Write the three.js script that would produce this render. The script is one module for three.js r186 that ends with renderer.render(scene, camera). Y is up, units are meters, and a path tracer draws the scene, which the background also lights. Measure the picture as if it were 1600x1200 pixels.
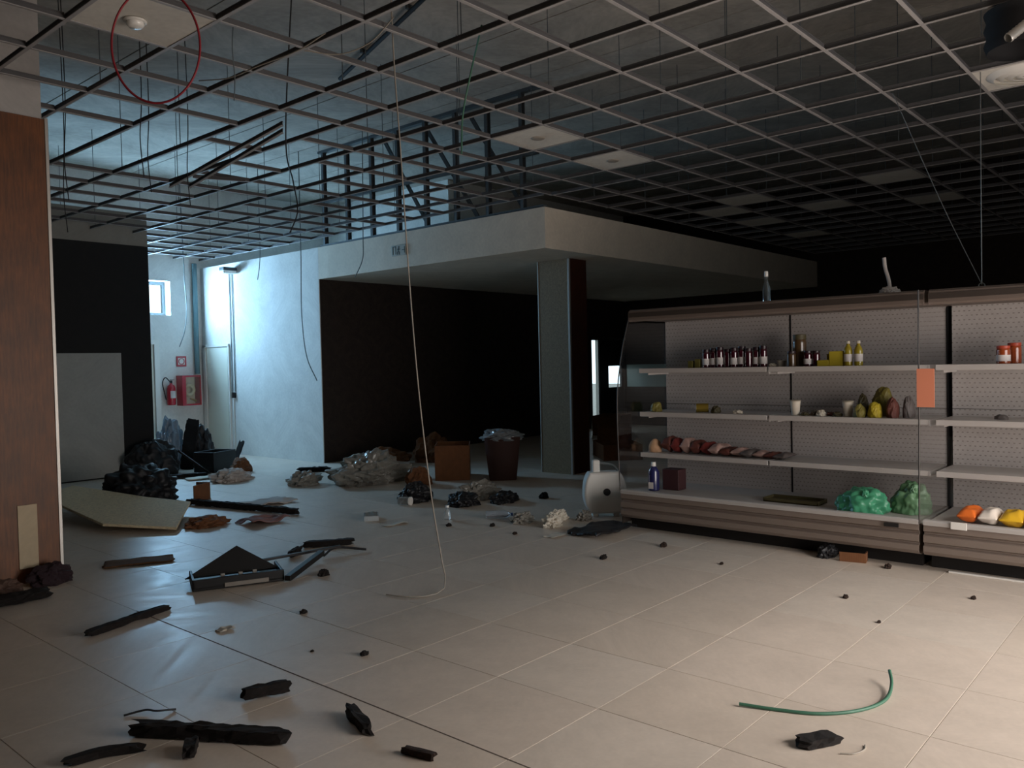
import * as THREE from 'three';
import { RoundedBoxGeometry } from 'three/addons/geometries/RoundedBoxGeometry.js';
import { mergeGeometries, mergeVertices } from 'three/addons/utils/BufferGeometryUtils.js';
import { ImprovedNoise } from 'three/addons/math/ImprovedNoise.js';
import { RectAreaLightUniformsLib } from 'three/addons/lights/RectAreaLightUniformsLib.js';

// ---------------------------------------------------------------- camera, sky, daylight, exposure
// plan axes: x runs along the shop's ceiling grid (right-away), b = -z runs along it the other way (left-away)
const scene = new THREE.Scene();
const EYE = 1.54;
const camera = new THREE.PerspectiveCamera(2 * Math.atan(600 / 1290.3) * 180 / Math.PI, 4 / 3, 0.05, 200);
{
  const yaw = 0.85247, pitch = 0.02643, roll = -0.02226;
  const f0 = new THREE.Vector3(Math.sin(yaw), 0, -Math.cos(yaw)), r0 = new THREE.Vector3(Math.cos(yaw), 0, Math.sin(yaw)), y0 = new THREE.Vector3(0, 1, 0);
  const fw = f0.clone().multiplyScalar(Math.cos(pitch)).addScaledVector(y0, -Math.sin(pitch));
  const up = y0.clone().multiplyScalar(Math.cos(pitch)).addScaledVector(f0, Math.sin(pitch));
  const rt = r0.clone().multiplyScalar(Math.cos(roll)).addScaledVector(up, Math.sin(roll));
  const up2 = up.clone().multiplyScalar(Math.cos(roll)).addScaledVector(r0, -Math.sin(roll));
  camera.position.set(0, EYE, 0);
  camera.quaternion.setFromRotationMatrix(new THREE.Matrix4().makeBasis(rt, up2, fw.negate()));
  camera.updateMatrixWorld(true);
}
const renderer = new THREE.WebGLRenderer({ antialias: true });
renderer.toneMapping = THREE.LinearToneMapping;
renderer.toneMappingExposure = 1.0;
renderer.shadowMap.enabled = true;
scene.background = new THREE.Color().setRGB(1.35, 1.75, 1.95);
RectAreaLightUniformsLib.init();
function dayLight(rgb, intensity, w, h, a, y, b, turn) {
  const l = new THREE.RectAreaLight(new THREE.Color().setRGB(...rgb), intensity, w, h);
  l.position.set(a, y, -b); l.rotation.y = turn; l.castShadow = true; scene.add(l); return l;
}
const COOL = [0.42, 0.78, 1.14], WARM = [1.0, 0.875, 0.80];
dayLight(WARM, 34, 9.0, 2.2, 6.0, 9.5, -11.8, 0).rotation.set(-0.6, 0, 0);   // unseen area light standing in for sky, placed to brighten the near floor
dayLight(WARM, 7.7, 3.0, 1.95, 4.5, 1.03, -1.76, 0);            // out of view behind the camera, placed to light cases, soffit and ceiling
dayLight(COOL, 108, 0.94, 0.52, 6.76, 2.84, 14.78, Math.PI);     // high window at the end of the left passage
dayLight(COOL, 42, 0.94, 0.52, 4.52, 2.84, 14.78, Math.PI);     // unseen behind the black partition, placed to light the slab over the passage
dayLight(COOL, 40, 0.94, 0.52, 9.3, 2.84, 14.78, Math.PI);     // unseen behind the white wall, placed to light the slab past the studs

// ---------------------------------------------------------------- helpers
let seedState = 12345;
const rnd = () => { seedState = (seedState * 1664525 + 1013904223) >>> 0; return seedState / 4294967296; };
const rr = (a, b) => a + (b - a) * rnd();
const NZ = new ImprovedNoise(), nz = (x, y, z) => NZ.noise(x, y, z);
const V = (a, y, b) => new THREE.Vector3(a, y, -b);
const used = new Map();
function numbered(n) { const k = used.get(n) ?? 0; used.set(n, k + 1); return k ? `${n}_${String(k).padStart(3, '0')}` : n; }
function mesh(name, geo, mat, parent) {
  const m = new THREE.Mesh(geo, mat); m.castShadow = m.receiveShadow = true;
  m.name = parent ? name : numbered(name); (parent ?? scene).add(m); return m;
}
function tag(o, label, category, group) { o.userData.label = label; o.userData.category = category; if (group) o.userData.group = group; return o; }
function thing(name, label, category, [a, y, b] = [0, 0, 0], turn = 0, group) {
  const g = new THREE.Group(); g.name = numbered(name); scene.add(g); g.position.set(a, y, -b); g.rotation.y = turn; return tag(g, label, category, group);
}
function structure(name, geo, mat) {
  const o = geo ? new THREE.Mesh(geo, mat) : new THREE.Group();
  o.castShadow = o.receiveShadow = true;
  o.name = name; o.userData.kind = 'structure'; scene.add(o); return o;
}
function boxUV(g) {   // uv in metres from the face direction
  g = g.index ? g.toNonIndexed() : g; const p = g.attributes.position, uv = new Float32Array(p.count * 2);
  const A = new THREE.Vector3(), B = new THREE.Vector3(), C = new THREE.Vector3();
  for (let i = 0; i < p.count; i += 3) {
    A.fromBufferAttribute(p, i); B.fromBufferAttribute(p, i + 1); C.fromBufferAttribute(p, i + 2);
    const n = B.clone().sub(A).cross(C.clone().sub(A)), ax = Math.abs(n.x), ay = Math.abs(n.y), az = Math.abs(n.z);
    [A, B, C].forEach((q, k) => { const u = ay >= ax && ay >= az ? [q.x, q.z] : ax >= az ? [q.z, q.y] : [q.x, q.y]; uv.set(u, (i + k) * 2); });
  }
  g.setAttribute('uv', new THREE.BufferAttribute(uv, 2)); return g;
}
const box = (w, h, d, x = 0, y = 0, z = 0) => boxUV(new THREE.BoxGeometry(w, h, d).translate(x, y, z));
const rbox = (w, h, d, r, x = 0, y = 0, z = 0, s = 1) => boxUV(new RoundedBoxGeometry(w, h, d, s, r).translate(x, y, z));
// block between two plan corners and two heights
const block = (a0, a1, y0, y1, b0, b1, r = 0) => r ? rbox(a1 - a0, y1 - y0, b1 - b0, r, (a0 + a1) / 2, (y0 + y1) / 2, -(b0 + b1) / 2) : box(a1 - a0, y1 - y0, b1 - b0, (a0 + a1) / 2, (y0 + y1) / 2, -(b0 + b1) / 2);
function merge(list) { return mergeGeometries(list.map((g) => { g = g.index ? g.toNonIndexed() : g.clone(); for (const k of Object.keys(g.attributes)) if (!['position', 'normal', 'uv'].includes(k)) g.deleteAttribute(k); if (!g.attributes.uv) boxUV(g); return g; })); }
function tube(pts, r, seg = 40, sides = 6) { return new THREE.TubeGeometry(new THREE.CatmullRomCurve3(pts), seg, r, sides, false); }
const lathe = (prof, n = 20) => new THREE.LatheGeometry(prof.map(([x, y]) => new THREE.Vector2(x, y)), n);
function warp(g, fn) {   // welds, moves every vertex, then facets
  g = g.clone(); g.deleteAttribute('uv'); g.deleteAttribute('normal'); g = mergeVertices(g, 1e-5);
  const p = g.attributes.position, v = new THREE.Vector3();
  for (let i = 0; i < p.count; i++) { v.fromBufferAttribute(p, i); fn(v); p.setXYZ(i, v.x, v.y, v.z); }
  return g;
}
const facet = (g) => { g = g.toNonIndexed(); g.computeVertexNormals(); return boxUV(g); };
const smooth = (g) => { g.computeVertexNormals(); const n = g.toNonIndexed(); return boxUV(n); };
function sit(g) { g.computeBoundingBox(); g.translate(0, -g.boundingBox.min.y, 0); return g; }
function charred(len, w, h, seed, bend = 0, rough = 1) {   // split, burnt timber
  return sit(facet(warp(new THREE.BoxGeometry(len, h, w, Math.max(6, Math.round(len / 0.035)), 3, 3), (v) => {
    const e = Math.abs(v.x) / (len / 2), k = rough * (1 - 0.25 * e);
    const n1 = nz(v.x * 14 + seed, v.y * 30, v.z * 30 + seed), n2 = nz(v.x * 45 - seed, v.y * 60, v.z * 60);
    v.y += (n1 * 0.16 + n2 * 0.2) * h * k; v.z += (nz(v.x * 12, v.y * 30 + seed, v.z * 25) * 0.16 + n2 * 0.14) * w * k + bend * (v.x / len) ** 2 * len;
    if (e > 0.9) v.x += nz(v.y * 50 + seed, v.z * 40, seed) * Math.min(0.07, len * 0.22);
    if (e > 0.85) { const t = 1 - (e - 0.85) * 1.3 * (0.5 + 0.5 * nz(seed, v.x > 0 ? 3.3 : 8.1, 0.5)); v.y *= t; v.z *= t; }
  })));
}
function crumple(w, h, d, amp, freq, seed, detail = 5, flat = true) {   // sacks, rags, heaps of film
  const g = warp(new THREE.IcosahedronGeometry(1, detail * 2), (v) => {
    const n = nz(v.x * freq + seed, v.y * freq, v.z * freq) + 0.55 * nz(v.x * freq * 2.3, v.y * freq * 2.3 + seed, v.z * freq * 2.3) + 0.3 * Math.abs(nz(v.x * freq * 5, v.y * freq * 5, v.z * freq * 5 + seed));
    const s = 1 + amp * n; v.multiplyScalar(s);
    v.x *= w / 2; v.z *= d / 2; v.y = v.y < -0.35 ? -0.35 * h / 1.35 : v.y * h / 1.35;
  });
  return sit(flat ? facet(g) : smooth(g));
}
function sheet(w, d, t, amp, freq, seed, nx = 22, nz_ = 22) {   // a wavy, torn sheet with thickness
  return sit(smooth(warp(new THREE.BoxGeometry(w, t, d, nx, 1, nz_), (v) => {
    const f = nz(v.x * freq + seed, 0.3, v.z * freq) + 0.5 * nz(v.x * freq * 2.4, seed, v.z * freq * 2.4) + 0.7 * Math.abs(nz(v.x * freq * 0.8 + seed, 4, v.z * freq * 1.7));
    v.y += amp * f;
    const ex = Math.abs(v.x) / (w / 2), ez = Math.abs(v.z) / (d / 2);
    if (ex > 0.95) v.x *= 1 + 0.12 * nz(v.z * 9 / d, seed, 1); if (ez > 0.95) v.z *= 1 + 0.12 * nz(v.x * 9 / w, seed, 5);
  })));
}
function along(o, [a0, b0], [a1, b1], y = 0) {   // lays a bar whose length is local x between two floor points
  o.position.set((a0 + a1) / 2, y, -(b0 + b1) / 2); o.rotation.y = Math.atan2(b1 - b0, a1 - a0); return o;
}
function pouch(w, h, d, seed) {   // a filled packet: pillow body, crimped ends
  return sit(smooth(warp(new THREE.BoxGeometry(w, h, d, 14, 3, 14), (v) => {
    const ex = Math.abs(v.x) / (w / 2), ez = Math.abs(v.z) / (d / 2), k = Math.sqrt(Math.max(0.012, (1 - ex ** 3) * (1 - ez ** 2.5)));
    v.y *= k * (1 + 0.45 * nz(v.x * 13 + seed, 1, v.z * 17)); v.y += 0.1 * h * nz(v.x * 22, seed, v.z * 22) * k; v.z *= 1 + 0.05 * nz(v.x * 20, seed, 2);
  })));
}
const dist = ([a0, b0], [a1, b1]) => Math.hypot(a1 - a0, b1 - b0);

// ---------------------------------------------------------------- textures and materials
function tex(n, fn, repeat = 1, srgb = true) {
  const d = new Uint8Array(n * n * 4);
  for (let j = 0; j < n; j++) for (let i = 0; i < n; i++) { const c = fn(i / n, j / n, i, j); const k = (j * n + i) * 4; d[k] = c[0]; d[k + 1] = c[1]; d[k + 2] = c[2]; d[k + 3] = 255; }
  const t = new THREE.DataTexture(d, n, n); t.wrapS = t.wrapT = THREE.RepeatWrapping; t.magFilter = THREE.LinearFilter; t.minFilter = THREE.LinearMipmapLinearFilter; t.generateMipmaps = true;
  if (srgb) t.colorSpace = THREE.SRGBColorSpace; t.repeat.set(repeat, repeat); t.needsUpdate = true; return t;
}
const cl = (v) => Math.max(0, Math.min(255, v));
const per = (u, v, f, s) => {   // tiling noise on a torus
  const R = f / (2 * Math.PI), a = u * 2 * Math.PI, b = v * 2 * Math.PI; return nz(R * Math.cos(a) + s, R * Math.sin(a) + R * Math.cos(b), R * Math.sin(b) - s);
};
const fbm = (u, v, f, s) => per(u, v, f, s) + 0.5 * per(u, v, f * 2.1, s + 7) + 0.25 * per(u, v, f * 4.3, s + 13);
const T = {
  tile: tex(512, (u, v) => { const n = fbm(u, v, 9, 3), m = fbm(u, v, 38, 9), sp = per(u, v, 150, 2); const k = 1 + 0.022 * n + 0.02 * m + 0.02 * sp; return [cl(214 * k), cl(203 * k), cl(190 * k)]; }, 0.42),
  tileRough: tex(512, (u, v) => { const n = fbm(u, v, 14, 21), m = fbm(u, v, 60, 4); const r = 110 + 14 * n + 12 * m; return [0, cl(r), 0]; }, 0.37, false),
  wood: tex(512, (u, v) => { const w = fbm(u, v * 1, 6, 5); const g = per(u, v * 0.08, 90, 1) + 0.6 * per(u, v * 0.15, 190, 8); const k = 1 + 0.12 * w + 0.16 * g; return [cl(152 * k), cl(101 * k), cl(54 * k)]; }, 0.8),
  plaster: tex(256, (u, v) => { const n = fbm(u, v, 8, 2), m = fbm(u, v, 60, 6); const k = 1 + 0.03 * n + 0.03 * m; return [cl(226 * k), cl(226 * k), cl(222 * k)]; }, 0.5),
  slab: tex(512, (u, v) => { const n = fbm(u, v, 7, 12), m = fbm(u, v, 45, 6); const k = 1 + 0.10 * n + 0.06 * m; return [cl(170 * k), cl(167 * k), cl(166 * k)]; }, 0.35),
  chip: tex(256, (u, v) => { const n = fbm(u, v, 30, 2), m = per(u, v, 120, 6); const k = 1 + 0.10 * n + 0.12 * m; return [cl(214 * k), cl(198 * k), cl(164 * k)]; }, 1.4),
  card: tex(256, (u, v, i) => { const n = fbm(u, v, 10, 17); const k = 1 + 0.08 * n + 0.03 * Math.sin(u * 2 * Math.PI * 40); return [cl(150 * k), cl(108 * k), cl(74 * k)]; }, 1.6),
  char: tex(256, (u, v) => { const n = fbm(u, v, 18, 4), m = per(u, v, 90, 6); const k = 1 + 0.5 * n + 0.3 * m; return [cl(50 * k), cl(42 * k), cl(38 * k)]; }, 3),
  perf: tex(256, (u, v, i, j) => {   // rows of short air slots punched through the white back panels
    const row = Math.floor(j / 32), ii = (i + (row % 2) * 16) % 32, jj = j % 32; const hole = ii > 9 && ii < 22 && jj > 12 && jj < 19; const n = 1 + 0.03 * fbm(u, v, 10, 2);
    return hole ? [160, 155, 150] : [cl(220 * n), cl(217 * n), cl(214 * n)];
  }, 3.6),
  mottle: tex(256, (u, v) => { const n = fbm(u, v, 9, 31), m = fbm(u, v, 50, 3); const k = 1 + 0.16 * n + 0.1 * m; return [cl(200 * k), cl(200 * k), cl(200 * k)]; }, 1.2),
};
const bump = (t, s) => ({ bumpMap: t, bumpScale: s });
const std = (c, rough = 0.7, extra = {}) => new THREE.MeshStandardMaterial({ color: c, roughness: rough, ...extra });
const phys = (c, rough, extra = {}) => new THREE.MeshPhysicalMaterial({ color: c, roughness: rough, ...extra });
const M = {
  tiles: ['#ffffff', '#fcfaf9', '#fdfbfa', '#faf8f6'].map((c) => phys(c, 0.95, { map: T.tile, roughnessMap: T.tileRough, specularIntensity: 1 })),
  grout: std('#6f665c', 0.95), plaster: std('#ffffff', 0.85, { map: T.plaster }), soffit: std('#fff5e8', 0.85, { map: T.plaster }),
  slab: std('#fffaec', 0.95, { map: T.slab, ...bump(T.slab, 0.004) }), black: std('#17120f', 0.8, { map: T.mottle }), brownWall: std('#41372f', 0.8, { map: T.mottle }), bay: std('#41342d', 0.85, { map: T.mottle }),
  panel: std('#b9bab8', 0.7, { map: T.plaster }), wood: std('#b39e80', 0.5, { map: T.wood, ...bump(T.wood, 0.0006) }), woodDark: std('#6d4a3c', 0.6, { map: T.wood }),
  metal: std('#b9b4ad', 0.45, { metalness: 0.7 }), steel: std('#8d8d8a', 0.4, { metalness: 0.85 }), galv: std('#5d6468', 0.55, { metalness: 0.5 }),
  tbar: std('#ffffff', 0.6, { vertexColors: true }),
  ceilTile: std('#eeeae4', 0.95, { map: T.plaster }), white: std('#e4e1da', 0.45), whiteGloss: phys('#efece6', 0.25, { clearcoat: 0.4, clearcoatRoughness: 0.2 }),
  blackMetal: std('#141416', 0.42), blackPlastic: phys('#0b0b0d', 0.5), rubber: std('#1a1a1c', 0.8),
  char: std('#6a5a52', 0.95, { map: T.char, ...bump(T.char, 0.003) }), charBrown: std('#c7a184', 0.95, { map: T.char, ...bump(T.char, 0.003) }),
  chip: std('#ffffff', 0.85, { map: T.chip }), card: std('#c4b2a2', 0.9, { map: T.card }),
  perf: std('#c2bebd', 0.55, { map: T.perf }), deck: std('#b5b0ac', 0.45), rail: std('#aca6a2', 0.5), taupe: std('#7d7067', 0.45), taupeDark: std('#3b332e', 0.5), kick: std('#15110f', 0.8), canopy: std('#6b5e56', 0.55),
  glass: phys('#ffffff', 0.04, { transmission: 1, thickness: 0, ior: 1.5 }), frost: phys('#cfe4e4', 0.7, { transmission: 0.7, thickness: 0 }),
  frame: std('#3a4044', 0.5), redPaint: phys('#b3142a', 0.35, { clearcoat: 0.5 }), redCable: std('#8d1f2a', 0.5), whiteCable: std('#9a9388', 0.55), greyCable: std('#5d6668', 0.6), greenCable: std('#3c6a55', 0.5), blackCable: std('#1b1c1f', 0.6),
  door: std('#e6e5d6', 0.6), brass: std('#b78e45', 0.35, { metalness: 0.8 }),
  film: phys('#a39f96', 0.3, { transmission: 0.35, thickness: 0 }), filmBlue: phys('#8ca0b0', 0.28, { transmission: 0.3, thickness: 0 }), paper: std('#cfc7b8', 0.9), rag: std('#b9b0aa', 0.95), pinkRag: std('#8d6a66', 0.95),
  sack: phys('#121216', 0.55), brownBoard: std('#7c5f47', 0.85, { map: T.chip }),
};

// ---------------------------------------------------------------- the setting: floor
const A_MIN = -4, A_MAX = 16.6, B_MIN = -1.8, B_MAX = 14.6, CEIL = 3.557, SLAB = 4.93, WALL_A = 7.88, BAY_B = 6.3, BAY_BACK = 10.9;
{
  const fl = structure('floor');
  mesh('screed', block(A_MIN - 0.3, A_MAX + 0.3, -0.2, -0.0045, B_MIN - 0.3, B_MAX + 0.3), M.grout, fl);
  const S = 0.6, gap = 0.0026, oa = 0.55, ob = 0.317, top = 0, t = 0.012, c = 0.0009;
  const tileGeo = (seed) => {   // slab with a small arris on the upper edges
    const w = S - gap, g = new THREE.BufferGeometry(), o = w / 2, i = o - c, P = [], q = (...p) => { for (const k of [0, 1, 2, 0, 2, 3]) P.push(...p[k]); };
    q([-i, top, i], [i, top, i], [i, top, -i], [-i, top, -i]);
    const C = [[-1, 1], [1, 1], [1, -1], [-1, -1]];
    for (let k = 0; k < 4; k++) { const [x0, z0] = C[k], [x1, z1] = C[(k + 1) % 4];
      q([x0 * o, top - c, z0 * o], [x1 * o, top - c, z1 * o], [x1 * i, top, z1 * i], [x0 * i, top, z0 * i]);
      q([x0 * o, top - t, z0 * o], [x1 * o, top - t, z1 * o], [x1 * o, top - c, z1 * o], [x0 * o, top - c, z0 * o]); }
    g.setAttribute('position', new THREE.Float32BufferAttribute(P, 3)); g.computeVertexNormals(); boxUV(g);
    const uv = g.attributes.uv; for (let k = 0; k < uv.count; k++) uv.setXY(k, uv.getX(k) + seed * 1.37, uv.getY(k) + seed * 0.71); return g;
  };
  const geos = [0, 1, 2, 3, 4, 5].map(tileGeo), list = [], v = new THREE.Vector3();
  const inside = (a, b) => a > A_MIN - 0.3 && a < A_MAX + 0.3 && b > B_MIN - 0.3 && b < B_MAX + 0.3;
  for (let i = -8; i < 29; i++) for (let j = -7; j < 26; j++) {
    const a = oa + (i + 0.5) * S, b = ob + (j + 0.5) * S; if (!inside(a, b)) continue;
    v.set(a, 0, -b).project(camera); const seen = Math.abs(v.x) < 1.12 && v.y > -1.35 && v.z < 1;
    list.push({ a, b, d: seen ? Math.hypot(a, b) : 100 + Math.hypot(a, b), r: rnd(), s: rnd() });
  }
  list.sort((p, q) => p.d - q.d);
  const far = [];
  list.forEach((e, n) => {
    const g = geos[Math.floor(e.r * 6)], y = (e.s - 0.5) * 0.0006;
    if (n < 300) { const m = mesh('tile', g, M.tiles[Math.floor(e.s * 4)], fl); m.position.set(e.a, y, -e.b); }
    else far.push(g.clone().translate(e.a, y, -e.b));
  });
  mesh('movement_joint', block(2.3465, 2.3535, -0.004, 0.0009, B_MIN, 5.3), std('#5c5047', 0.9), fl);
  const rest = mesh('tile_field', mergeGeometries(far), M.tiles[1], fl); rest.userData.kind = 'stuff';
}
structure('ground', box(90, 0.2, 90, 6, -0.32, -5), std('#9a958c', 0.95, { map: T.mottle }));

// ---------------------------------------------------------------- walls with thickness and openings
function wallShape(a0, a1, y0, y1, holes, depth) {
  const s = new THREE.Shape([[a0, y0], [a1, y0], [a1, y1], [a0, y1]].map(([x, y]) => new THREE.Vector2(x, y)));
  for (const [p, q, r, t] of holes) s.holes.push(new THREE.Path([[p, r], [p, t], [q, t], [q, r]].map(([x, y]) => new THREE.Vector2(x, y))));
  return boxUV(new THREE.ExtrudeGeometry(s, { depth, bevelEnabled: false }));
}
const WIN = [[6.24, 7.29], [4.0, 5.05], [8.78, 9.83]], WY = [2.53, 3.15];
structure('wall_back', wallShape(A_MIN - 0.3, 11.0, -0.1, SLAB, WIN.map(([p, q]) => [p, q, ...WY]), 0.3).translate(0, 0, -(B_MAX + 0.3)), M.plaster);
structure('wall_front', wallShape(A_MIN - 0.3, A_MAX + 0.3, -0.1, SLAB, [[2.9, 6.1, 0.02, 3.15]], 0.3).translate(0, 0, -B_MIN), M.brownWall);  // out of view; dark colour and opening size chosen to shape the light
structure('wall_left', block(A_MIN - 0.3, A_MIN, -0.1, SLAB, B_MIN, B_MAX), M.brownWall);  // out of view, coloured dark to cut bounced light
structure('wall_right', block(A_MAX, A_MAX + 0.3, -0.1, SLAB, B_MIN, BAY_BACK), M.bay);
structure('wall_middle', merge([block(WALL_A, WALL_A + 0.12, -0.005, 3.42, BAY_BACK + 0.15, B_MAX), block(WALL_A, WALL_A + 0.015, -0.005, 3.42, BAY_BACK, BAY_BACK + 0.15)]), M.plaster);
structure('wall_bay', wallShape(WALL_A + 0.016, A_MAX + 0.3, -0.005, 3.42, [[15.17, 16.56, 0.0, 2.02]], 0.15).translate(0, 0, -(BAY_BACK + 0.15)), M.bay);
structure('wall_bay_upper', block(10.8, A_MAX + 0.3, 3.42, SLAB, BAY_BACK, BAY_BACK + 0.15), M.plaster);  // placed to keep side-room light off the slab over the bay
structure('unseen_side_room_wall', block(10.8, 11.0, -0.005, SLAB, BAY_BACK + 0.15, B_MAX), M.plaster);  // unseen wall, placed to bounce window light up to the slab
{
  const s = structure('ceiling');   // precast concrete planks with open joints
  mesh('topping', block(A_MIN - 0.3, A_MAX + 0.3, SLAB + 0.06, SLAB + 0.3, B_MIN - 0.3, B_MAX + 0.3), M.slab, s);
  for (let k = 0; k < 18; k++) { const a = A_MIN - 0.3 + k * 1.2; mesh('plank', block(a + 0.008, Math.min(a + 1.192, A_MAX + 0.3), SLAB, SLAB + 0.06, B_MIN - 0.3, B_MAX + 0.3), M.slab, s); }
}
// dropped soffit over the dark bay, and the bare stud frame standing on it
structure('ceiling_soffit', block(WALL_A, A_MAX, 2.92, 3.42, BAY_B, BAY_BACK), M.soffit);
{
  const s = thing('stud_frame', 'dark bare metal stud frame with diagonal braces standing above the white soffit', 'stud frame', [0, 0, 0]);
  mesh('track', block(7.92, 8.0, 3.42, 3.46, 6.35, 10.9), M.galv, s); mesh('track', block(7.92, 8.0, 4.89, 4.93, 6.35, 10.9), M.galv, s);
  for (let b = 10.82; b > 6.4; b -= 0.585) mesh('stud', merge([block(7.925, 7.995, 3.46, 4.89, b - 0.004, b), block(7.925, 7.93, 3.46, 4.89, b - 0.05, b), block(7.99, 7.995, 3.46, 4.89, b - 0.05, b)]), M.galv, s);
  for (const [p, q] of [[9.4, 8.5], [8.5, 7.55], [7.65, 6.75]]) { const d = Math.hypot(1.35, p - q), m = mesh('brace', box(0.03, d, 0.05), M.galv, s); m.position.set(8.03, 4.15, -(p + q) / 2); m.rotation.x = -Math.atan2(p - q, 1.35); }
  mesh('noggin', block(7.93, 7.99, 4.1, 4.15, 6.45, 10.9), M.galv, s);
}
{ // black partition at the left with a grey panel on it, bare above the old ceiling line
  const w = structure('wall_partition');
  mesh('black_wall', block(A_MIN, 5.77, -0.005, 3.38, 12.2, 12.35), M.black, w);
  mesh('bare_top', block(A_MIN, 5.77, 3.38, 3.86, 12.21, 12.34), std('#a09a94', 0.9, { map: T.plaster }), w);
  mesh('grey_panel', block(3.6, 5.31, 0.02, 1.8, 12.17, 12.2), M.panel, w);
}
// windows and doors of the back wall
function windowUnit(name, a0, a1, y0, y1, b, n = 1) {
  const w = structure(name), fr = [], t = 0.055, d = [b, b + 0.06];
  fr.push(block(a0, a1, y0, y0 + t, ...d), block(a0, a1, y1 - t, y1, ...d), block(a0, a0 + t, y0 + t, y1 - t, ...d), block(a1 - t, a1, y0 + t, y1 - t, ...d));
  for (let k = 1; k < n; k++) { const a = a0 + (a1 - a0) * k / n; fr.push(block(a - t / 2, a + t / 2, y0 + t, y1 - t, ...d)); }
  mesh('window_frame', merge(fr), M.frame, w);
  for (let k = 0; k < n; k++) { const p = a0 + (a1 - a0) * k / n, q = a0 + (a1 - a0) * (k + 1) / n; mesh('pane', block(p + t * 0.6, q - t * 0.6, y0 + t * 0.6, y1 - t * 0.6, b + 0.028, b + 0.034), M.glass, w); }
  return w;
}
WIN.forEach(([p, q], k) => windowUnit(`window_${k + 1}`, p, q, ...WY, B_MAX + 0.2, 1));  // first is in view; the others are unseen, placed to light the slab
windowUnit('window_4', 2.9, 6.1, 0.02, 3.15, B_MIN - 0.2, 3);  // glazed entrance out of view behind the camera, sized for its light on the floor
{ // white door in the passage
  const d = structure('door_1');
  mesh('door_leaf', block(WALL_A - 0.015, WALL_A, 0.03, 1.93, 13.70, 14.42, 0.004), M.door, d);
  mesh('door_frame', merge([block(WALL_A - 0.035, WALL_A, 0, 1.98, 14.43, 14.53), block(WALL_A - 0.035, WALL_A, 1.94, 1.985, 13.63, 14.53), block(WALL_A - 0.03, WALL_A, 0, 1.94, 13.62, 13.66)]), M.whiteGloss, d);
  const d2 = structure('door_2');   // its white jamb shows beside the black partition
  mesh('door_leaf', block(6.12, 6.93, 0.01, 2.0, B_MAX - 0.02, B_MAX), M.door, d2);
  mesh('door_frame', merge([block(6.94, 7.03, 0, 2.08, B_MAX - 0.05, B_MAX), block(6.02, 6.11, 0, 2.08, B_MAX - 0.05, B_MAX), block(6.11, 6.94, 2.0, 2.08, B_MAX - 0.05, B_MAX)]), M.whiteGloss, d2);
  const d3 = structure('door_3');   // far door of the dark bay, standing ajar to daylight
  mesh('door_leaf', wallShape(15.56, 16.55, 0.01, 2.0, [[15.95, 16.5, 0.9, 1.4]], 0.05).translate(0, 0, -(BAY_BACK + 0.1)), std('#0c1016', 0.5), d3);
  mesh('pane', block(15.94, 16.51, 0.89, 1.41, BAY_BACK + 0.07, BAY_BACK + 0.076), M.glass, d3);
  mesh('door_frame', merge([block(15.14, 15.2, 0, 2.06, BAY_BACK - 0.02, BAY_BACK + 0.16), block(15.14, 16.58, 2.0, 2.06, BAY_BACK - 0.02, BAY_BACK + 0.16), block(15.5, 15.56, 0, 2.0, BAY_BACK + 0.02, BAY_BACK + 0.1), block(15.2, 16.56, 0, 0.02, BAY_BACK - 0.03, BAY_BACK + 0.16)]), M.steel, d3);
}

// ---------------------------------------------------------------- columns
{
  const c = structure('column_wood');
  mesh('core', block(1.86, 2.39, 0, SLAB, 6.68, 7.24), std('#cbc8c9', 0.85, { map: T.plaster }), c);
  mesh('cladding', block(1.84, 2.40, 0.0, 3.42, 6.655, 6.68), M.wood, c); mesh('cladding', block(2.39, 2.415, 0.0, 3.42, 6.68, 7.26), M.wood, c); mesh('cladding', block(1.835, 1.86, 0.0, 3.42, 6.68, 7.26), M.wood, c);
  mesh('corner_trim', block(2.398, 2.424, 0.0, 3.43, 6.648, 6.675, 0.004), M.metal, c);
  mesh('pale_plate', block(2.12, 2.25, 0.11, 0.575, 6.647, 6.655, 0.002), std('#d9c4a6', 0.7, { map: T.plaster }), c);
  const d = structure('column_bay');
  mesh('core', block(8.93, 9.28, 0, 2.92, 6.75, 7.25), M.plaster, d);
  mesh('cladding', block(8.905, 8.93, 0, 2.92, 6.75, 7.26), std('#a89c90', 0.6, { map: T.chip }), d);
  mesh('cladding', block(8.93, 9.3, 0, 2.92, 6.725, 6.75), M.woodDark, d);
  mesh('corner_trim', block(8.898, 8.93, 0, 2.92, 6.718, 6.75, 0.004), M.metal, d); mesh('corner_trim', block(8.898, 8.915, 0, 2.92, 7.25, 7.27, 0.004), M.metal, d);
}

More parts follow.
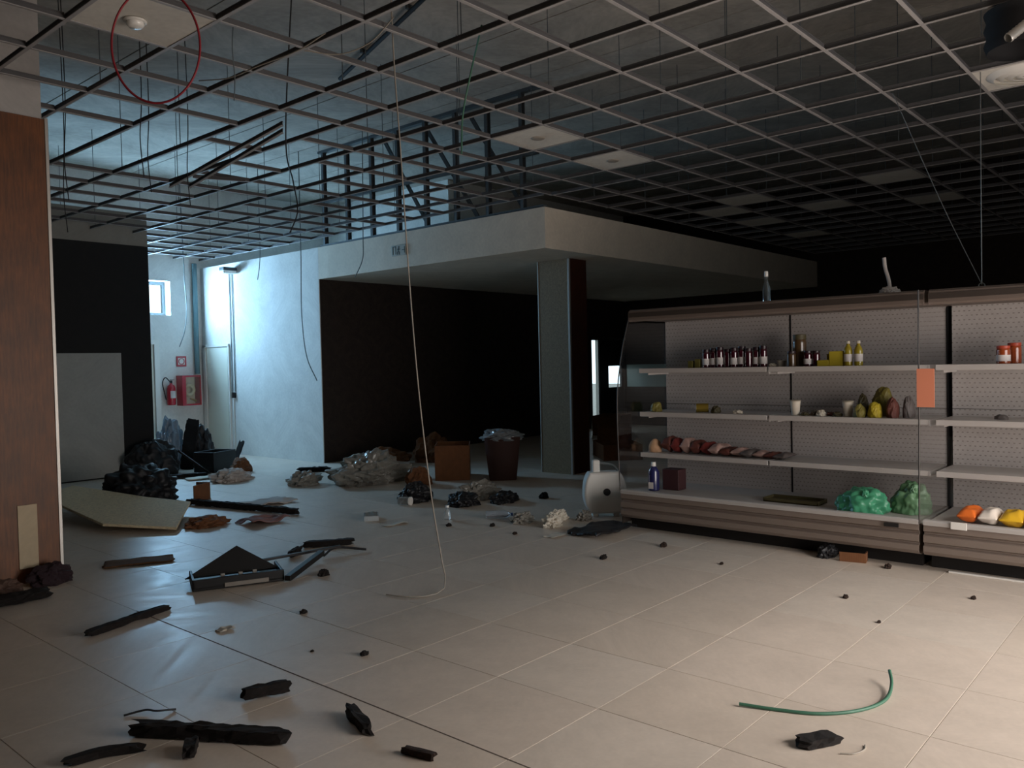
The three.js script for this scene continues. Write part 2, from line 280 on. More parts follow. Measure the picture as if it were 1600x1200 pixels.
// ---------------------------------------------------------------- suspended ceiling grid
const GA = 3.758, GB = 3.242, GS = 0.6;
const overBay = (a, b) => a > WALL_A - 0.05 && b > BAY_B - 0.05;
{
  const g = thing('ceiling_grid', 'white metal suspended ceiling grid with nearly all of its tiles gone', 'ceiling grid', [0, 0, 0]);
  const i0 = Math.ceil((A_MIN - GA) / GS), i1 = Math.floor((A_MAX - GA) / GS), j0 = Math.ceil((B_MIN - GB) / GS), j1 = Math.floor((B_MAX - GB) / GS);
  const FL = 0.024, WEB = 0.032, paint = (q, c) => { const n = q.attributes.position.count, d = new Float32Array(n * 3); for (let k = 0; k < n; k++) d.set(c, k * 3); q.setAttribute('color', new THREE.BufferAttribute(d, 3)); return q; };
  const CAP = [0.36, 0.345, 0.34], ZINC = [0.08, 0.08, 0.085];   // white enamel cap, bare zinc web
  const teeSec = (len) => mergeGeometries([paint(box(len, 0.004, FL, 0, 0.002, 0), CAP), paint(box(len, WEB, 0.004, 0, WEB / 2 + 0.004, 0), ZINC), paint(box(len, 0.008, 0.01, 0, WEB + 0.004, 0), ZINC)]);
  for (let i = i0; i <= i1; i++) {   // main runners, along b
    const a = GA + i * GS, b1 = a > WALL_A - 0.05 ? BAY_B - 0.02 : B_MAX - 0.02, len = b1 - (B_MIN + 0.02);
    const m = mesh('main_runner', (teeSec(len)), M.tbar, g); m.position.set(a, CEIL, -(B_MIN + 0.02 + b1) / 2); m.rotation.y = Math.PI / 2;
  }
  const teeG = (teeSec(GS - 0.028)), list = [], v = new THREE.Vector3();
  const lost = new Set();   // cross tees torn out on the left
  for (const k of ['-2,7', '-1,7', '-2,8', '-1,8', '0,8', '-1,6', '0,7', '1,6', '3,9', '2,10', '0,5', '-3,8', '4,7', '2,7', '-2,10', '5,9']) lost.add(k);
  for (let i = i0 - 1; i <= i1; i++) for (let j = j0; j <= j1; j++) {
    const a = GA + (i + 0.5) * GS, b = GB + j * GS; if (a < A_MIN || a > A_MAX - 0.2 || overBay(a + 0.2, b) || lost.has(`${i},${j}`)) continue;
    v.set(a, CEIL, -b).project(camera); const seen = Math.abs(v.x) < 1.05 && v.y < 1.08 && v.z < 1;
    list.push({ a, b, d: (seen ? 0 : 100) + Math.hypot(a, b), r: rnd() });
  }
  { const iw = Math.floor((WALL_A - GA) / GS), aw = GA + iw * GS, w = WALL_A - aw - 0.02, short = teeSec(w);   // cut tees up to the white wall
    for (let j = j0; j <= j1; j++) { const b = GB + j * GS; if (b > BAY_B - 0.05) mesh('cut_tee', short, M.tbar, g).position.set(aw + 0.012 + w / 2, CEIL, -b); }
    const wl = mesh('wall_angle', teeSec(B_MAX - BAY_B), M.tbar, g); wl.position.set(WALL_A - 0.014, CEIL, -(B_MAX + BAY_B) / 2); wl.rotation.y = Math.PI / 2; }
  list.sort((p, q) => p.d - q.d); const rest = [];
  list.forEach((e, n) => { if (n < 300) mesh('cross_tee', teeG, M.tbar, g).position.set(e.a, CEIL, -e.b); else rest.push(teeG.clone().translate(e.a, CEIL, -e.b)); });
  mesh('cross_tee_field', mergeGeometries(rest), M.tbar, g).userData.kind = 'stuff';
  const rod = new THREE.CylinderGeometry(0.004, 0.004, SLAB - CEIL - 0.04, 5);   // hanger rods
  let n = 0;
  for (let i = i0; i <= i1; i++) for (let j = j0 + 1; j <= j1; j += 2) {
    const a = GA + i * GS, b = GB + j * GS + (i % 2 ? 0.13 : -0.2); if (overBay(a, b) || (i + 100) % 2 || ((i * 7 + j * 5 + 200) % 3 === 0 && a < 6)) continue;
    v.set(a, CEIL, -b).project(camera); if (Math.abs(v.x) > 1.1 || v.z > 1 || v.y > 1.3) continue;
    mesh('hanger_rod', rod, M.galv, g).position.set(a, (SLAB + CEIL + 0.04) / 2, -b); n++;
  }
  // three torn bars hanging loose on the left
  const loose = [[[3.95, 3.53, 5.9], [3.9, 3.30, 7.75]], [[4.05, 3.52, 6.05], [4.02, 3.29, 7.6]], [[4.3, 3.5, 8.05], [4.75, 3.49, 7.8]]];
  for (const [p, q] of loose) { const P = V(...p), Q = V(...q), L = P.distanceTo(Q), m = mesh('loose_tee', (teeSec(L)), M.tbar, g); m.position.copy(P).add(Q).multiplyScalar(0.5); m.quaternion.setFromUnitVectors(new THREE.Vector3(1, 0, 0), Q.sub(P).normalize()); }
}
// the few ceiling tiles still in place
{
  const cells = [[3, 2, 'square ceiling tile nearest the soffit corner, left of the remaining pair'], [5, 2, 'square ceiling tile nearest the soffit corner, right of the remaining pair'], [10, -1, 'single ceiling tile still in place, above the middle of the display case'],
    [12, 1, 'dim far ceiling tile, left of the pair above the display case divider'], [10, 2, 'dim ceiling tile in the far grid above the right soffit face, upper one'], [11, 3, 'dim ceiling tile touching the right soffit face, left one'], [13, 3, 'dim ceiling tile close over the right soffit face, middle one'], [16, 3, 'farthest dim ceiling tile over the end of the soffit'], [13, -1, 'small pale ceiling tile farthest right in the grid']];
  const g = rbox(0.585, 0.016, 0.585, 0.003);
  for (const [i, j, label] of cells) { const m = tag(mesh('ceiling_tile', g, M.ceilTile), label, 'ceiling tile', 'remaining ceiling tiles'); m.position.set(GA + (i + 0.5) * GS, CEIL + 0.013, -(GB + (j + 0.5) * GS)); }
  for (const [i, j] of [[3, 2], [5, 2]]) { /* round cable hole plates seen as faint marks */
    const p = thing('blanking_plate', `small round cover plate on the ${i === 3 ? 'left' : 'right'} tile of the pair by the soffit`, 'cover plate', [GA + (i + 0.5) * GS, CEIL + 0.005, GB + (j + 0.5) * GS]);
    mesh('plate', lathe([[0, -0.012], [0.05, -0.012], [0.062, -0.006], [0.065, 0]], 24), std('#9d968c', 0.6), p);
  }
  const t = thing('ceiling_tile', 'whole ceiling tile at the upper left holding a smoke detector', 'ceiling tile', [GA - 2.5 * GS, CEIL + 0.013, GB + 2.5 * GS], 0, 'remaining ceiling tiles');
  mesh('panel', g, M.ceilTile, t);
  const s = thing('smoke_detector', 'white domed smoke detector on the upper left ceiling tile', 'smoke detector', [GA - 2.55 * GS, CEIL + 0.005, GB + 2.55 * GS]);
  mesh('base', lathe([[0, 0], [0.062, 0], [0.064, -0.012], [0.05, -0.016]], 28), M.white, s); mesh('dome', lathe([[0.048, -0.014], [0.048, -0.03], [0.036, -0.045], [0, -0.05]], 28), M.whiteGloss, s);
  const d = thing('air_diffuser', 'white square ceiling tile with a round air diffuser, top right', 'air vent', [GA + 5.5 * GS, CEIL + 0.005, GB - 3.5 * GS]);
  mesh('panel', rbox(0.585, 0.014, 0.585, 0.003, 0, 0.008, 0), M.ceilTile, d);
  for (let k = 0; k < 4; k++) { const r = 0.25 - k * 0.06; mesh('cone', lathe([[r, 0.0], [r - 0.012, -0.008 - k * 0.006], [r - 0.05, -0.03], [r - 0.045, -0.022], [r - 0.01, 0.004]], 36), M.white, d); }
}

// ---------------------------------------------------------------- refrigerated display cases along the right
function displayCase(label, b0, b1, endGlass) {
  const c = thing('refrigerated_display_case', label, 'display case', [0, 0, 0], 0, 'open refrigerated display cases');
  const L = b1 - b0, mid = b0 + L / 2, AF = 6.27, AB = 7.1;
  const prof = (pts) => { const s = new THREE.Shape(pts.map(([x, y]) => new THREE.Vector2(x, y))); return boxUV(new THREE.ExtrudeGeometry(s, { depth: L - 0.012, bevelEnabled: false }).translate(0, 0, -b1 + 0.006)); };
  mesh('plinth', block(6.42, 7.2, 0.0, 0.12, b0 + 0.02, b1 - 0.02), M.kick, c);
  mesh('front_bumper', prof([[6.34, 0.10], [6.28, 0.115], [6.26, 0.14], [6.26, 0.175], [6.285, 0.185], [6.285, 0.195], [6.262, 0.205], [6.262, 0.25], [6.29, 0.262], [6.29, 0.272], [6.265, 0.285], [6.27, 0.325], [6.36, 0.325], [6.4, 0.10]]), M.taupe, c);
  mesh('front_lip', prof([[6.262, 0.326], [6.258, 0.352], [6.268, 0.362], [6.31, 0.362], [6.325, 0.345], [6.325, 0.326]]), M.deck, c);
  mesh('deck', block(6.325, AB, 0.30, 0.335, b0 + 0.01, b1 - 0.01), M.deck, c);
  mesh('well', block(6.4, 7.2, 0.12, 0.30, b0 + 0.01, b1 - 0.01), M.taupeDark, c);
  mesh('rear_wall', block(7.125, 7.2, 0.30, 1.97, b0 + 0.01, b1 - 0.01), M.taupeDark, c);
  for (const [p, q] of [[b0 + 0.012, mid - 0.007], [mid + 0.007, b1 - 0.006]]) {
    for (const [y0, y1] of [[0.335, 1.1], [1.104, 1.9]]) mesh('back_panel', block(AB, AB + 0.02, y0, y1, p, q), M.perf, c);
    for (const [y, t] of [[1.45, 0.02], [1.045, 0.022], [0.665, 0.024]]) {
      const s = mesh('shelf', merge([block(6.62, AB - 0.012, y - t, y, p + 0.002, q - 0.002), block(6.62, 6.66, y - 0.03, y - t, p + 0.002, q - 0.002)]), M.deck, c);
      mesh('price_rail', rbox(0.012, 0.042, q - p - 0.004, 0.003, 6.612, y - 0.018, -(p + q) / 2), M.rail, s);
      for (const e of [p + 0.03, q - 0.03]) mesh('bracket', block(6.72, AB - 0.01, y - 0.06, y - t, e - 0.003, e + 0.003), M.deck, s);
    }
  }
  for (const b of [b0 + 0.006, mid]) mesh('slotted_upright', block(AB - 0.004, AB + 0.02, 0.335, 1.9, b - 0.006, b + 0.006), M.blackMetal, c);
  mesh('canopy', prof([[6.46, 1.885], [6.445, 1.9], [6.45, 1.98], [6.475, 1.995], [7.2, 1.995], [7.2, 1.9], [6.6, 1.9]]), M.canopy, c);
  mesh('canopy_strip', prof([[6.437, 1.925], [6.437, 1.965], [6.45, 1.965], [6.45, 1.925]]), M.taupeDark, c);
  const side = [[6.49, 1.985], [6.36, 1.67], [6.265, 1.32], [6.245, 1.09], [6.255, 0.62], [6.27, 0.33]];
  const endPanel = (b, side) => {
    const s = new THREE.Shape([...side, [7.19, 0.33], [7.19, 1.885], [side[0][0] + 0.04, 1.885]].map(([x, y]) => new THREE.Vector2(x, y)));
    const g = mesh('side_glass', new THREE.ExtrudeGeometry(s, { depth: 0.006, bevelEnabled: false }).translate(0, 0, -b), M.glass, c);
    mesh('edge_trim', tube(side.map(([a, y]) => V(a, y, b - 0.003)), 0.0055, 40, 8), std('#4a4643', 0.4, { metalness: 0.5 }), g);
    return g;
  };
  if (endGlass) { endPanel(b1 + 0.004, side); mesh('end_base', block(6.3, 7.2, 0.05, 0.33, b1 - 0.004, b1 + 0.006), M.taupeDark, c); }
  endPanel(b0 + 0.004, [[6.30, 1.985], [6.29, 1.5], [6.285, 1.0], [6.275, 0.6], [6.27, 0.33]]);
  return c;
}
displayCase('long open refrigerated case with glass end panel, nearer the bay column', 1.675, 4.20, true);
displayCase('open refrigerated case running out of the picture on the right', -0.87, 1.655, false);
tag(mesh('price_card', rbox(0.006, 0.27, 0.115, 0.001), std('#d98768', 0.6)), 'salmon pink price card hanging on the glass divider of the display cases', 'card').position.set(6.262, 1.295, -1.625);

// ---------------------------------------------------------------- goods left on the shelves
const G = {
  wine: phys('#3a0d1a', 0.15, { clearcoat: 0.8 }), label: std('#d8d0cc', 0.7), darkLid: std('#24141c', 0.4), yellow: std('#a8941e', 0.6), oil: phys('#c9b43c', 0.12, { transmission: 0.5, thickness: 0.05, attenuationColor: new THREE.Color('#c8a818'), attenuationDistance: 0.06 }),
  brown: phys('#4a3620', 0.3, { clearcoat: 0.4 }), orange: phys('#8e3f1c', 0.25, { clearcoat: 0.4 }), gold: std('#a08a3c', 0.3, { metalness: 0.8 }), olive: std('#6d6428', 0.6), oliveDark: std('#433c22', 0.6), grey: std('#57504e', 0.6), cream: std('#c9bfae', 0.6), red: std('#6e2622', 0.6), redBrown: std('#5b2f26', 0.65), blush: std('#a1837a', 0.7),
  navy: phys('#232553', 0.25, { clearcoat: 0.5 }), maroon: std('#3c1f22', 0.6), green: phys('#4ba27a', 0.35, { transmission: 0.25, thickness: 0 }), greenPale: phys('#6f9a72', 0.4, { transmission: 0.25, thickness: 0 }), orangePack: std('#e2702a', 0.4), yellowPack: std('#e8b72c', 0.4), whitePack: std('#e8ddd0', 0.5), bread: std('#b08a6a', 0.85),
};
const S1 = 1.45, S2 = 1.045, S3 = 0.665, DK = 0.337;
function jar(label, a, y, b, r, h, glass, lid, group, labelled = true, name = 'jar') {
  const t = thing(name, label, name === 'cup' ? 'cup' : 'jar', [a, y, b], 0, group);
  mesh('body', lathe([[0, 0], [r * 0.92, 0], [r, r * 0.12], [r, h * 0.74], [r * 0.95, h * 0.8], [r * 0.88, h * 0.82], [r * 0.88, h * 0.86], [0, h * 0.86]]), glass, t);
  mesh('lid', lathe([[0, h], [r * 0.92, h], [r * 0.96, h * 0.985], [r * 0.96, h * 0.84], [r * 0.8, h * 0.84]]), lid, t);
  if (labelled) mesh('paper_label', new THREE.CylinderGeometry(r * 1.012, r * 1.012, h * 0.34, 20, 1, true).rotateY(0.4).translate(0, h * 0.32, 0), G.label, t);
  return t;
}
const ORD = ['first', 'second', 'third', 'fourth', 'fifth', 'sixth', 'seventh', 'eighth', 'ninth', 'tenth'];
[1, 1, 1, 0, 1, 1, 0, 1, 1].forEach((lab, k) => jar(`dark red jar ${lab ? 'with a white label' : 'without label'}, ${ORD[k]} from the left in the top shelf row`, 6.80 + (k % 2) * 0.015, S1, 3.60 - k * 0.068, 0.0335, 0.165 + (k % 3) * 0.01, G.wine, G.darkLid, 'dark jars on the top shelf', !!lab));
for (const [b, h, l] of [[3.75, 0.065, 'small yellow carton left of the dark jars, outer one'], [3.68, 0.08, 'small yellow carton next to the first dark jar']]) tag(mesh('carton', rbox(0.05, h, 0.05, 0.004, 0, h / 2, 0), G.olive), l, 'carton').position.set(6.8, S1, -b);
for (const [b, w, l] of [[2.98, 0.06, 'crumpled white wrapper right after the dark jars'], [2.90, 0.08, 'low white tub right of the dark jars']]) tag(mesh(w > 0.07 ? 'tub' : 'wrapper', w > 0.07 ? lathe([[0, 0], [0.03, 0], [0.038, 0.05], [0.041, 0.05], [0.041, 0.056], [0, 0.056]]) : crumple(0.07, 0.03, 0.06, 0.4, 2, 5, 2), G.cream), l, w > 0.07 ? 'tub' : 'wrapper').position.set(6.82, S1, -b);
jar('tall brown rounded jar standing highest on the top shelf', 6.86, S1, 2.76, 0.055, 0.27, G.brown, G.oliveDark, null, false);
jar('short dark jar in front of the tall brown jar', 6.76, S1, 2.79, 0.036, 0.13, G.brown, G.darkLid, null, false);
jar('dark jar with a pale label right of the tall brown jar', 6.78, S1, 2.66, 0.034, 0.13, G.wine, G.darkLid, null, true);
jar('plain dark jar beside the yellow cartons on the top shelf', 6.79, S1, 2.595, 0.032, 0.13, G.wine, G.darkLid, null, false);
for (const [a, b, h, w, l] of [[6.78, 2.53, 0.05, 0.09, 'flat yellow carton lying at the left of the yellow group'], [6.8, 2.43, 0.12, 0.11, 'upright yellow carton beside the oil bottles'], [6.86, 2.49, 0.10, 0.07, 'yellow carton behind the flat yellow one']]) { const t = thing('carton', l, 'carton', [a, S1, b], 0.15, 'yellow cartons on the top shelf'); mesh('body', rbox(0.06, h, w, 0.004, 0, h / 2, 0), G.yellow, t); mesh('flap', box(0.056, 0.003, w * 0.5, 0.002, h + 0.001, w * 0.2), G.olive, t); }
for (const [b, l] of [[2.335, 'yellow oil bottle with pale body, left of the two'], [2.255, 'yellow oil bottle with pale body, right of the two']]) {
  const t = thing('oil_bottle', l, 'bottle', [6.79, S1, b], 0, 'oil bottles on the top shelf');
  mesh('body', lathe([[0, 0], [0.03, 0], [0.033, 0.006], [0.033, 0.12], [0.026, 0.145], [0.014, 0.165], [0.013, 0.18], [0, 0.18]]), G.oil, t);
  mesh('cap', lathe([[0, 0.2], [0.015, 0.2], [0.016, 0.178], [0, 0.178]], 14), G.cream, t); mesh('paper_label', new THREE.CylinderGeometry(0.0335, 0.0335, 0.06, 20, 1, true).translate(0, 0.065, 0), G.label, t);
}
jar('orange jar with a pale label on the far right of the top shelf', 6.74, S1, 1.235, 0.045, 0.13, G.orange, std('#a23c22', 0.5), null, true);
jar('orange jar behind the labelled one, far right of the top shelf', 6.88, S1, 1.19, 0.045, 0.15, G.orange, std('#a23c22', 0.5), null, false);
// second shelf
tag(mesh('packet', crumple(0.12, 0.09, 0.1, 0.25, 1.8, 3, 2), G.olive), 'greenish packet at the glass end of the second shelf', 'packet').position.set(6.74, S2, -4.09);
{ const t = thing('tin_can', 'gold tin can lying on its side on the second shelf', 'can', [6.75, S2 + 0.044, 3.62], 0.5); mesh('body', new THREE.CylinderGeometry(0.04, 0.04, 0.11, 24).rotateX(Math.PI / 2), G.gold, t); mesh('rim', new THREE.TorusGeometry(0.04, 0.0025, 6, 24).translate(0, 0, 0.055), M.steel, t); mesh('rim', new THREE.TorusGeometry(0.04, 0.0025, 6, 24).translate(0, 0, -0.055), M.steel, t); }
tag(mesh('packet', crumple(0.09, 0.06, 0.08, 0.3, 2, 9, 2), G.oliveDark), 'dark packet next to the gold tin can', 'packet').position.set(6.78, S2, -3.5);
tag(mesh('wrapper', crumple(0.1, 0.03, 0.08, 0.4, 2, 19, 2), G.cream), 'pale wrapper alone on the second shelf', 'wrapper').position.set(6.76, S2, -3.28);
function cup(label, b) { const t = thing('cup', label, 'cup', [6.74, S2, b], 0, 'white cups on the second shelf'); mesh('body', lathe([[0, 0], [0.03, 0], [0.032, 0.004], [0.042, 0.115], [0.045, 0.12], [0.042, 0.122], [0.039, 0.115], [0.03, 0.008], [0, 0.008]], 24), G.cream, t); mesh('lid', lathe([[0, 0.128], [0.04, 0.128], [0.046, 0.122], [0.046, 0.117], [0, 0.117]], 24), std('#a39a88', 0.6), t); }
cup('white cup beside the shelf upright on the second shelf', 2.755); cup('white cup beside the olive packet heap on the second shelf', 2.325);
for (let k = 0; k < 5; k++) tag(mesh('wrapper', crumple(rr(0.06, 0.09), rr(0.025, 0.05), 0.07, 0.35, 2, k * 7 + 2, 2), [G.oliveDark, G.brown, G.cream, G.redBrown, G.oliveDark][k]), `${['dark olive', 'brown', 'cream', 'reddish', 'olive black'][k]} wrapper between the two white cups`, 'wrapper', 'wrappers between the cups').position.set(6.73 + (k % 2) * 0.05, S2, -(2.67 - k * 0.066));
{ let k = 0; for (const [a, y, b, w, h, m, l] of [[6.70, 0, 2.22, 0.09, 0.1, 'olive', 'olive packet at the left foot of the heap'], [6.72, 0, 2.11, 0.1, 0.12, 'yellow', 'yellowish packet in the middle of the olive heap'], [6.88, 0, 2.10, 0.17, 0.22, 'olive', 'big olive packet standing tallest in the heap'], [6.87, 0, 2.25, 0.09, 0.17, 'oliveDark', 'dark olive packet behind the left of the heap'], [6.74, 0, 1.985, 0.085, 0.16, 'redBrown', 'reddish packet at the right of the olive heap'], [6.78, 0, 1.88, 0.08, 0.17, 'grey', 'grey packet at the right end of the olive heap']]) tag(mesh('packet', crumple(0.12, h, w, 0.16, 1.6, 11 + 3 * k++, 3), G[m]), l, 'packet', 'packets heaped on the second shelf').position.set(a, S2 + y, -b); }
tag(mesh('packet', crumple(0.06, 0.035, 0.09, 0.2, 2, 77, 2), G.grey), 'small grey packet alone on the right case shelf', 'packet').position.set(6.85, S2, -1.27);
// third shelf: a slumped row of meat packets and a loaf
for (const [a, b, l] of [[6.74, 4.11, 'round loaf at the glass end of the third shelf']]) tag(mesh('loaf', crumple(0.14, 0.12, 0.12, 0.1, 1.2, 4, 3, false), G.bread), l, 'bread').position.set(a, S3, -b);
{ const cols = ['redBrown', 'red', 'blush', 'redBrown', 'red', 'blush', 'redBrown', 'blush', 'grey', 'blush', 'redBrown', 'grey'], word = { redBrown: 'brownish red', red: 'dark red', blush: 'pale pink', grey: 'grey' };
  cols.forEach((c, k) => { const h = k < 6 ? 0.12 - k * 0.008 : 0.06 - (k - 6) * 0.004; tag(mesh('packet', pouch(rr(0.22, 0.3), h * 1.15, rr(0.095, 0.1), k * 5 + 41), G[c]), `${word[c]} packet, ${ORD[k] ?? ['eleventh', 'last'][k - 10]} from the loaf along the third shelf`, 'packet', 'packets along the third shelf').position.set(6.80, S3 + 0.001, -(3.975 - k * 0.1)); }); }
// bottom deck
{ const t = thing('detergent_bottle', 'dark blue bottle with a white label at the glass end of the bottom deck', 'bottle', [6.52, DK, 4.0]);
  mesh('body', lathe([[0, 0], [0.048, 0], [0.052, 0.01], [0.052, 0.17], [0.03, 0.21], [0.02, 0.225], [0, 0.225]]), G.navy, t); mesh('cap', lathe([[0, 0.26], [0.02, 0.26], [0.022, 0.222], [0, 0.222]], 16), M.white, t); mesh('paper_label', box(0.003, 0.06, 0.05, -0.051, 0.05, 0), G.label, t); }
tag(mesh('carton', rbox(0.14, 0.19, 0.17, 0.006, 0, 0.095, 0), G.maroon), 'maroon carton standing behind the dark blue bottle', 'carton').position.set(6.68, DK, -3.88);
tag(mesh('tray', merge([rbox(0.2, 0.012, 0.46, 0.004, 0, 0.006, 0), rbox(0.012, 0.035, 0.46, 0.004, 0.094, 0.017, 0), rbox(0.012, 0.03, 0.46, 0.004, -0.094, 0.015, 0), rbox(0.2, 0.035, 0.012, 0.004, 0, 0.017, 0.224), rbox(0.2, 0.035, 0.012, 0.004, 0, 0.017, -0.224)]), G.oliveDark), 'shallow dark tray on the bottom deck left of the green bag', 'tray').position.set(6.62, DK, -2.72);
function bag(label, a, b, w, h, d, m, seed) {
  const t = thing('plastic_bag', label, 'bag', [a, DK, b], 0, 'green bags in the bottom of the case');
  mesh('body', crumple(d, h, w, 0.26, 1.7, seed, 8, false), m, t); const k = mesh('knot', crumple(0.05, 0.05, 0.05, 0.4, 2.5, seed + 3, 3), m, t); k.position.set(-d * 0.3, h * 0.72, w * 0.12); return t;
}
bag('bright green plastic bag left on the bottom deck', 6.49, 2.13, 0.35, 0.18, 0.26, G.green, 3); bag('pale green plastic bag behind the glass divider on the bottom deck', 6.66, 1.83, 0.26, 0.22, 0.24, G.greenPale, 8);
{ let k = 0; for (const [b, m, l, n] of [[1.40, 'orangePack', 'orange packet at the left end of the bright row', 0.12], [1.27, 'whitePack', 'white and pink packet next to the orange one', 0.12], [1.13, 'yellowPack', 'yellow packet in the right case', 0.15], [0.98, 'orangePack', 'orange packet at the picture edge in the right case', 0.15]]) tag(mesh('packet', pouch(0.28, 0.1, n - 0.004, 60 + 4 * k++), G[m]), l, 'packet', 'bright packets on the right case deck').position.set(6.50, DK, -b); }
tag(mesh('price_label', rbox(0.01, 0.05, 0.1, 0.002), M.white), 'white label stuck on the lip below the orange packet', 'label').position.set(6.252, 0.345, -1.42);
tag(mesh('price_label', rbox(0.008, 0.03, 0.1, 0.002), M.kick), 'black label on the bumper left of the glass divider', 'label').position.set(6.255, 0.305, -1.86);
// on the roof of the cases
{ const t = thing('clear_bottle', 'clear glass bottle standing on the roof of the left display case', 'bottle', [6.8, 1.995, 3.02]); mesh('body', lathe([[0, 0], [0.03, 0], [0.032, 0.005], [0.032, 0.13], [0.014, 0.19], [0.013, 0.23], [0, 0.23]]), phys('#dfe8ea', 0.05, { transmission: 0.9, thickness: 0.02 }), t); mesh('cap', lathe([[0, 0.275], [0.016, 0.275], [0.017, 0.228], [0, 0.228]], 16), M.whiteGloss, t); }
{ const t = thing('bent_pipe', 'pale bent pipe end with a rag foot on the display case roof', 'pipe', [6.85, 1.995, 2.03]); mesh('pipe', tube([V(0.02, 0.02, 0), V(0.01, 0.12, 0.01), V(-0.01, 0.22, 0.03), V(-0.02, 0.3, 0.035)], 0.014, 20, 10), M.rag, t); mesh('rag', crumple(0.12, 0.07, 0.14, 0.35, 2, 6, 3), M.rag, t); }
{ const t = thing('suspension_bracket', 'small metal bracket on the case roof where the thin wires meet', 'bracket', [6.8, 1.995, 1.38]); mesh('foot', box(0.05, 0.006, 0.08, 0, 0.003, 0), M.steel, t); mesh('eye', new THREE.TorusGeometry(0.02, 0.004, 8, 18).rotateY(Math.PI / 2).translate(0, 0.025, 0), M.steel, t); }
tag(mesh('suspension_wire', tube([V(6.8, 2.03, 1.38), V(6.8, 2.9, 1.38), V(6.81, 4.9, 1.38)], 0.0035, 10, 5), M.steel), 'thin straight steel wire rising from the display case roof', 'wire');
tag(mesh('suspension_wire', tube([V(6.8, 2.03, 1.38), V(6.8, 2.6, 1.62), V(6.8, 3.55, 1.98)], 0.003, 10, 5), M.steel), 'thin slanting steel wire rising from the display case roof', 'wire');

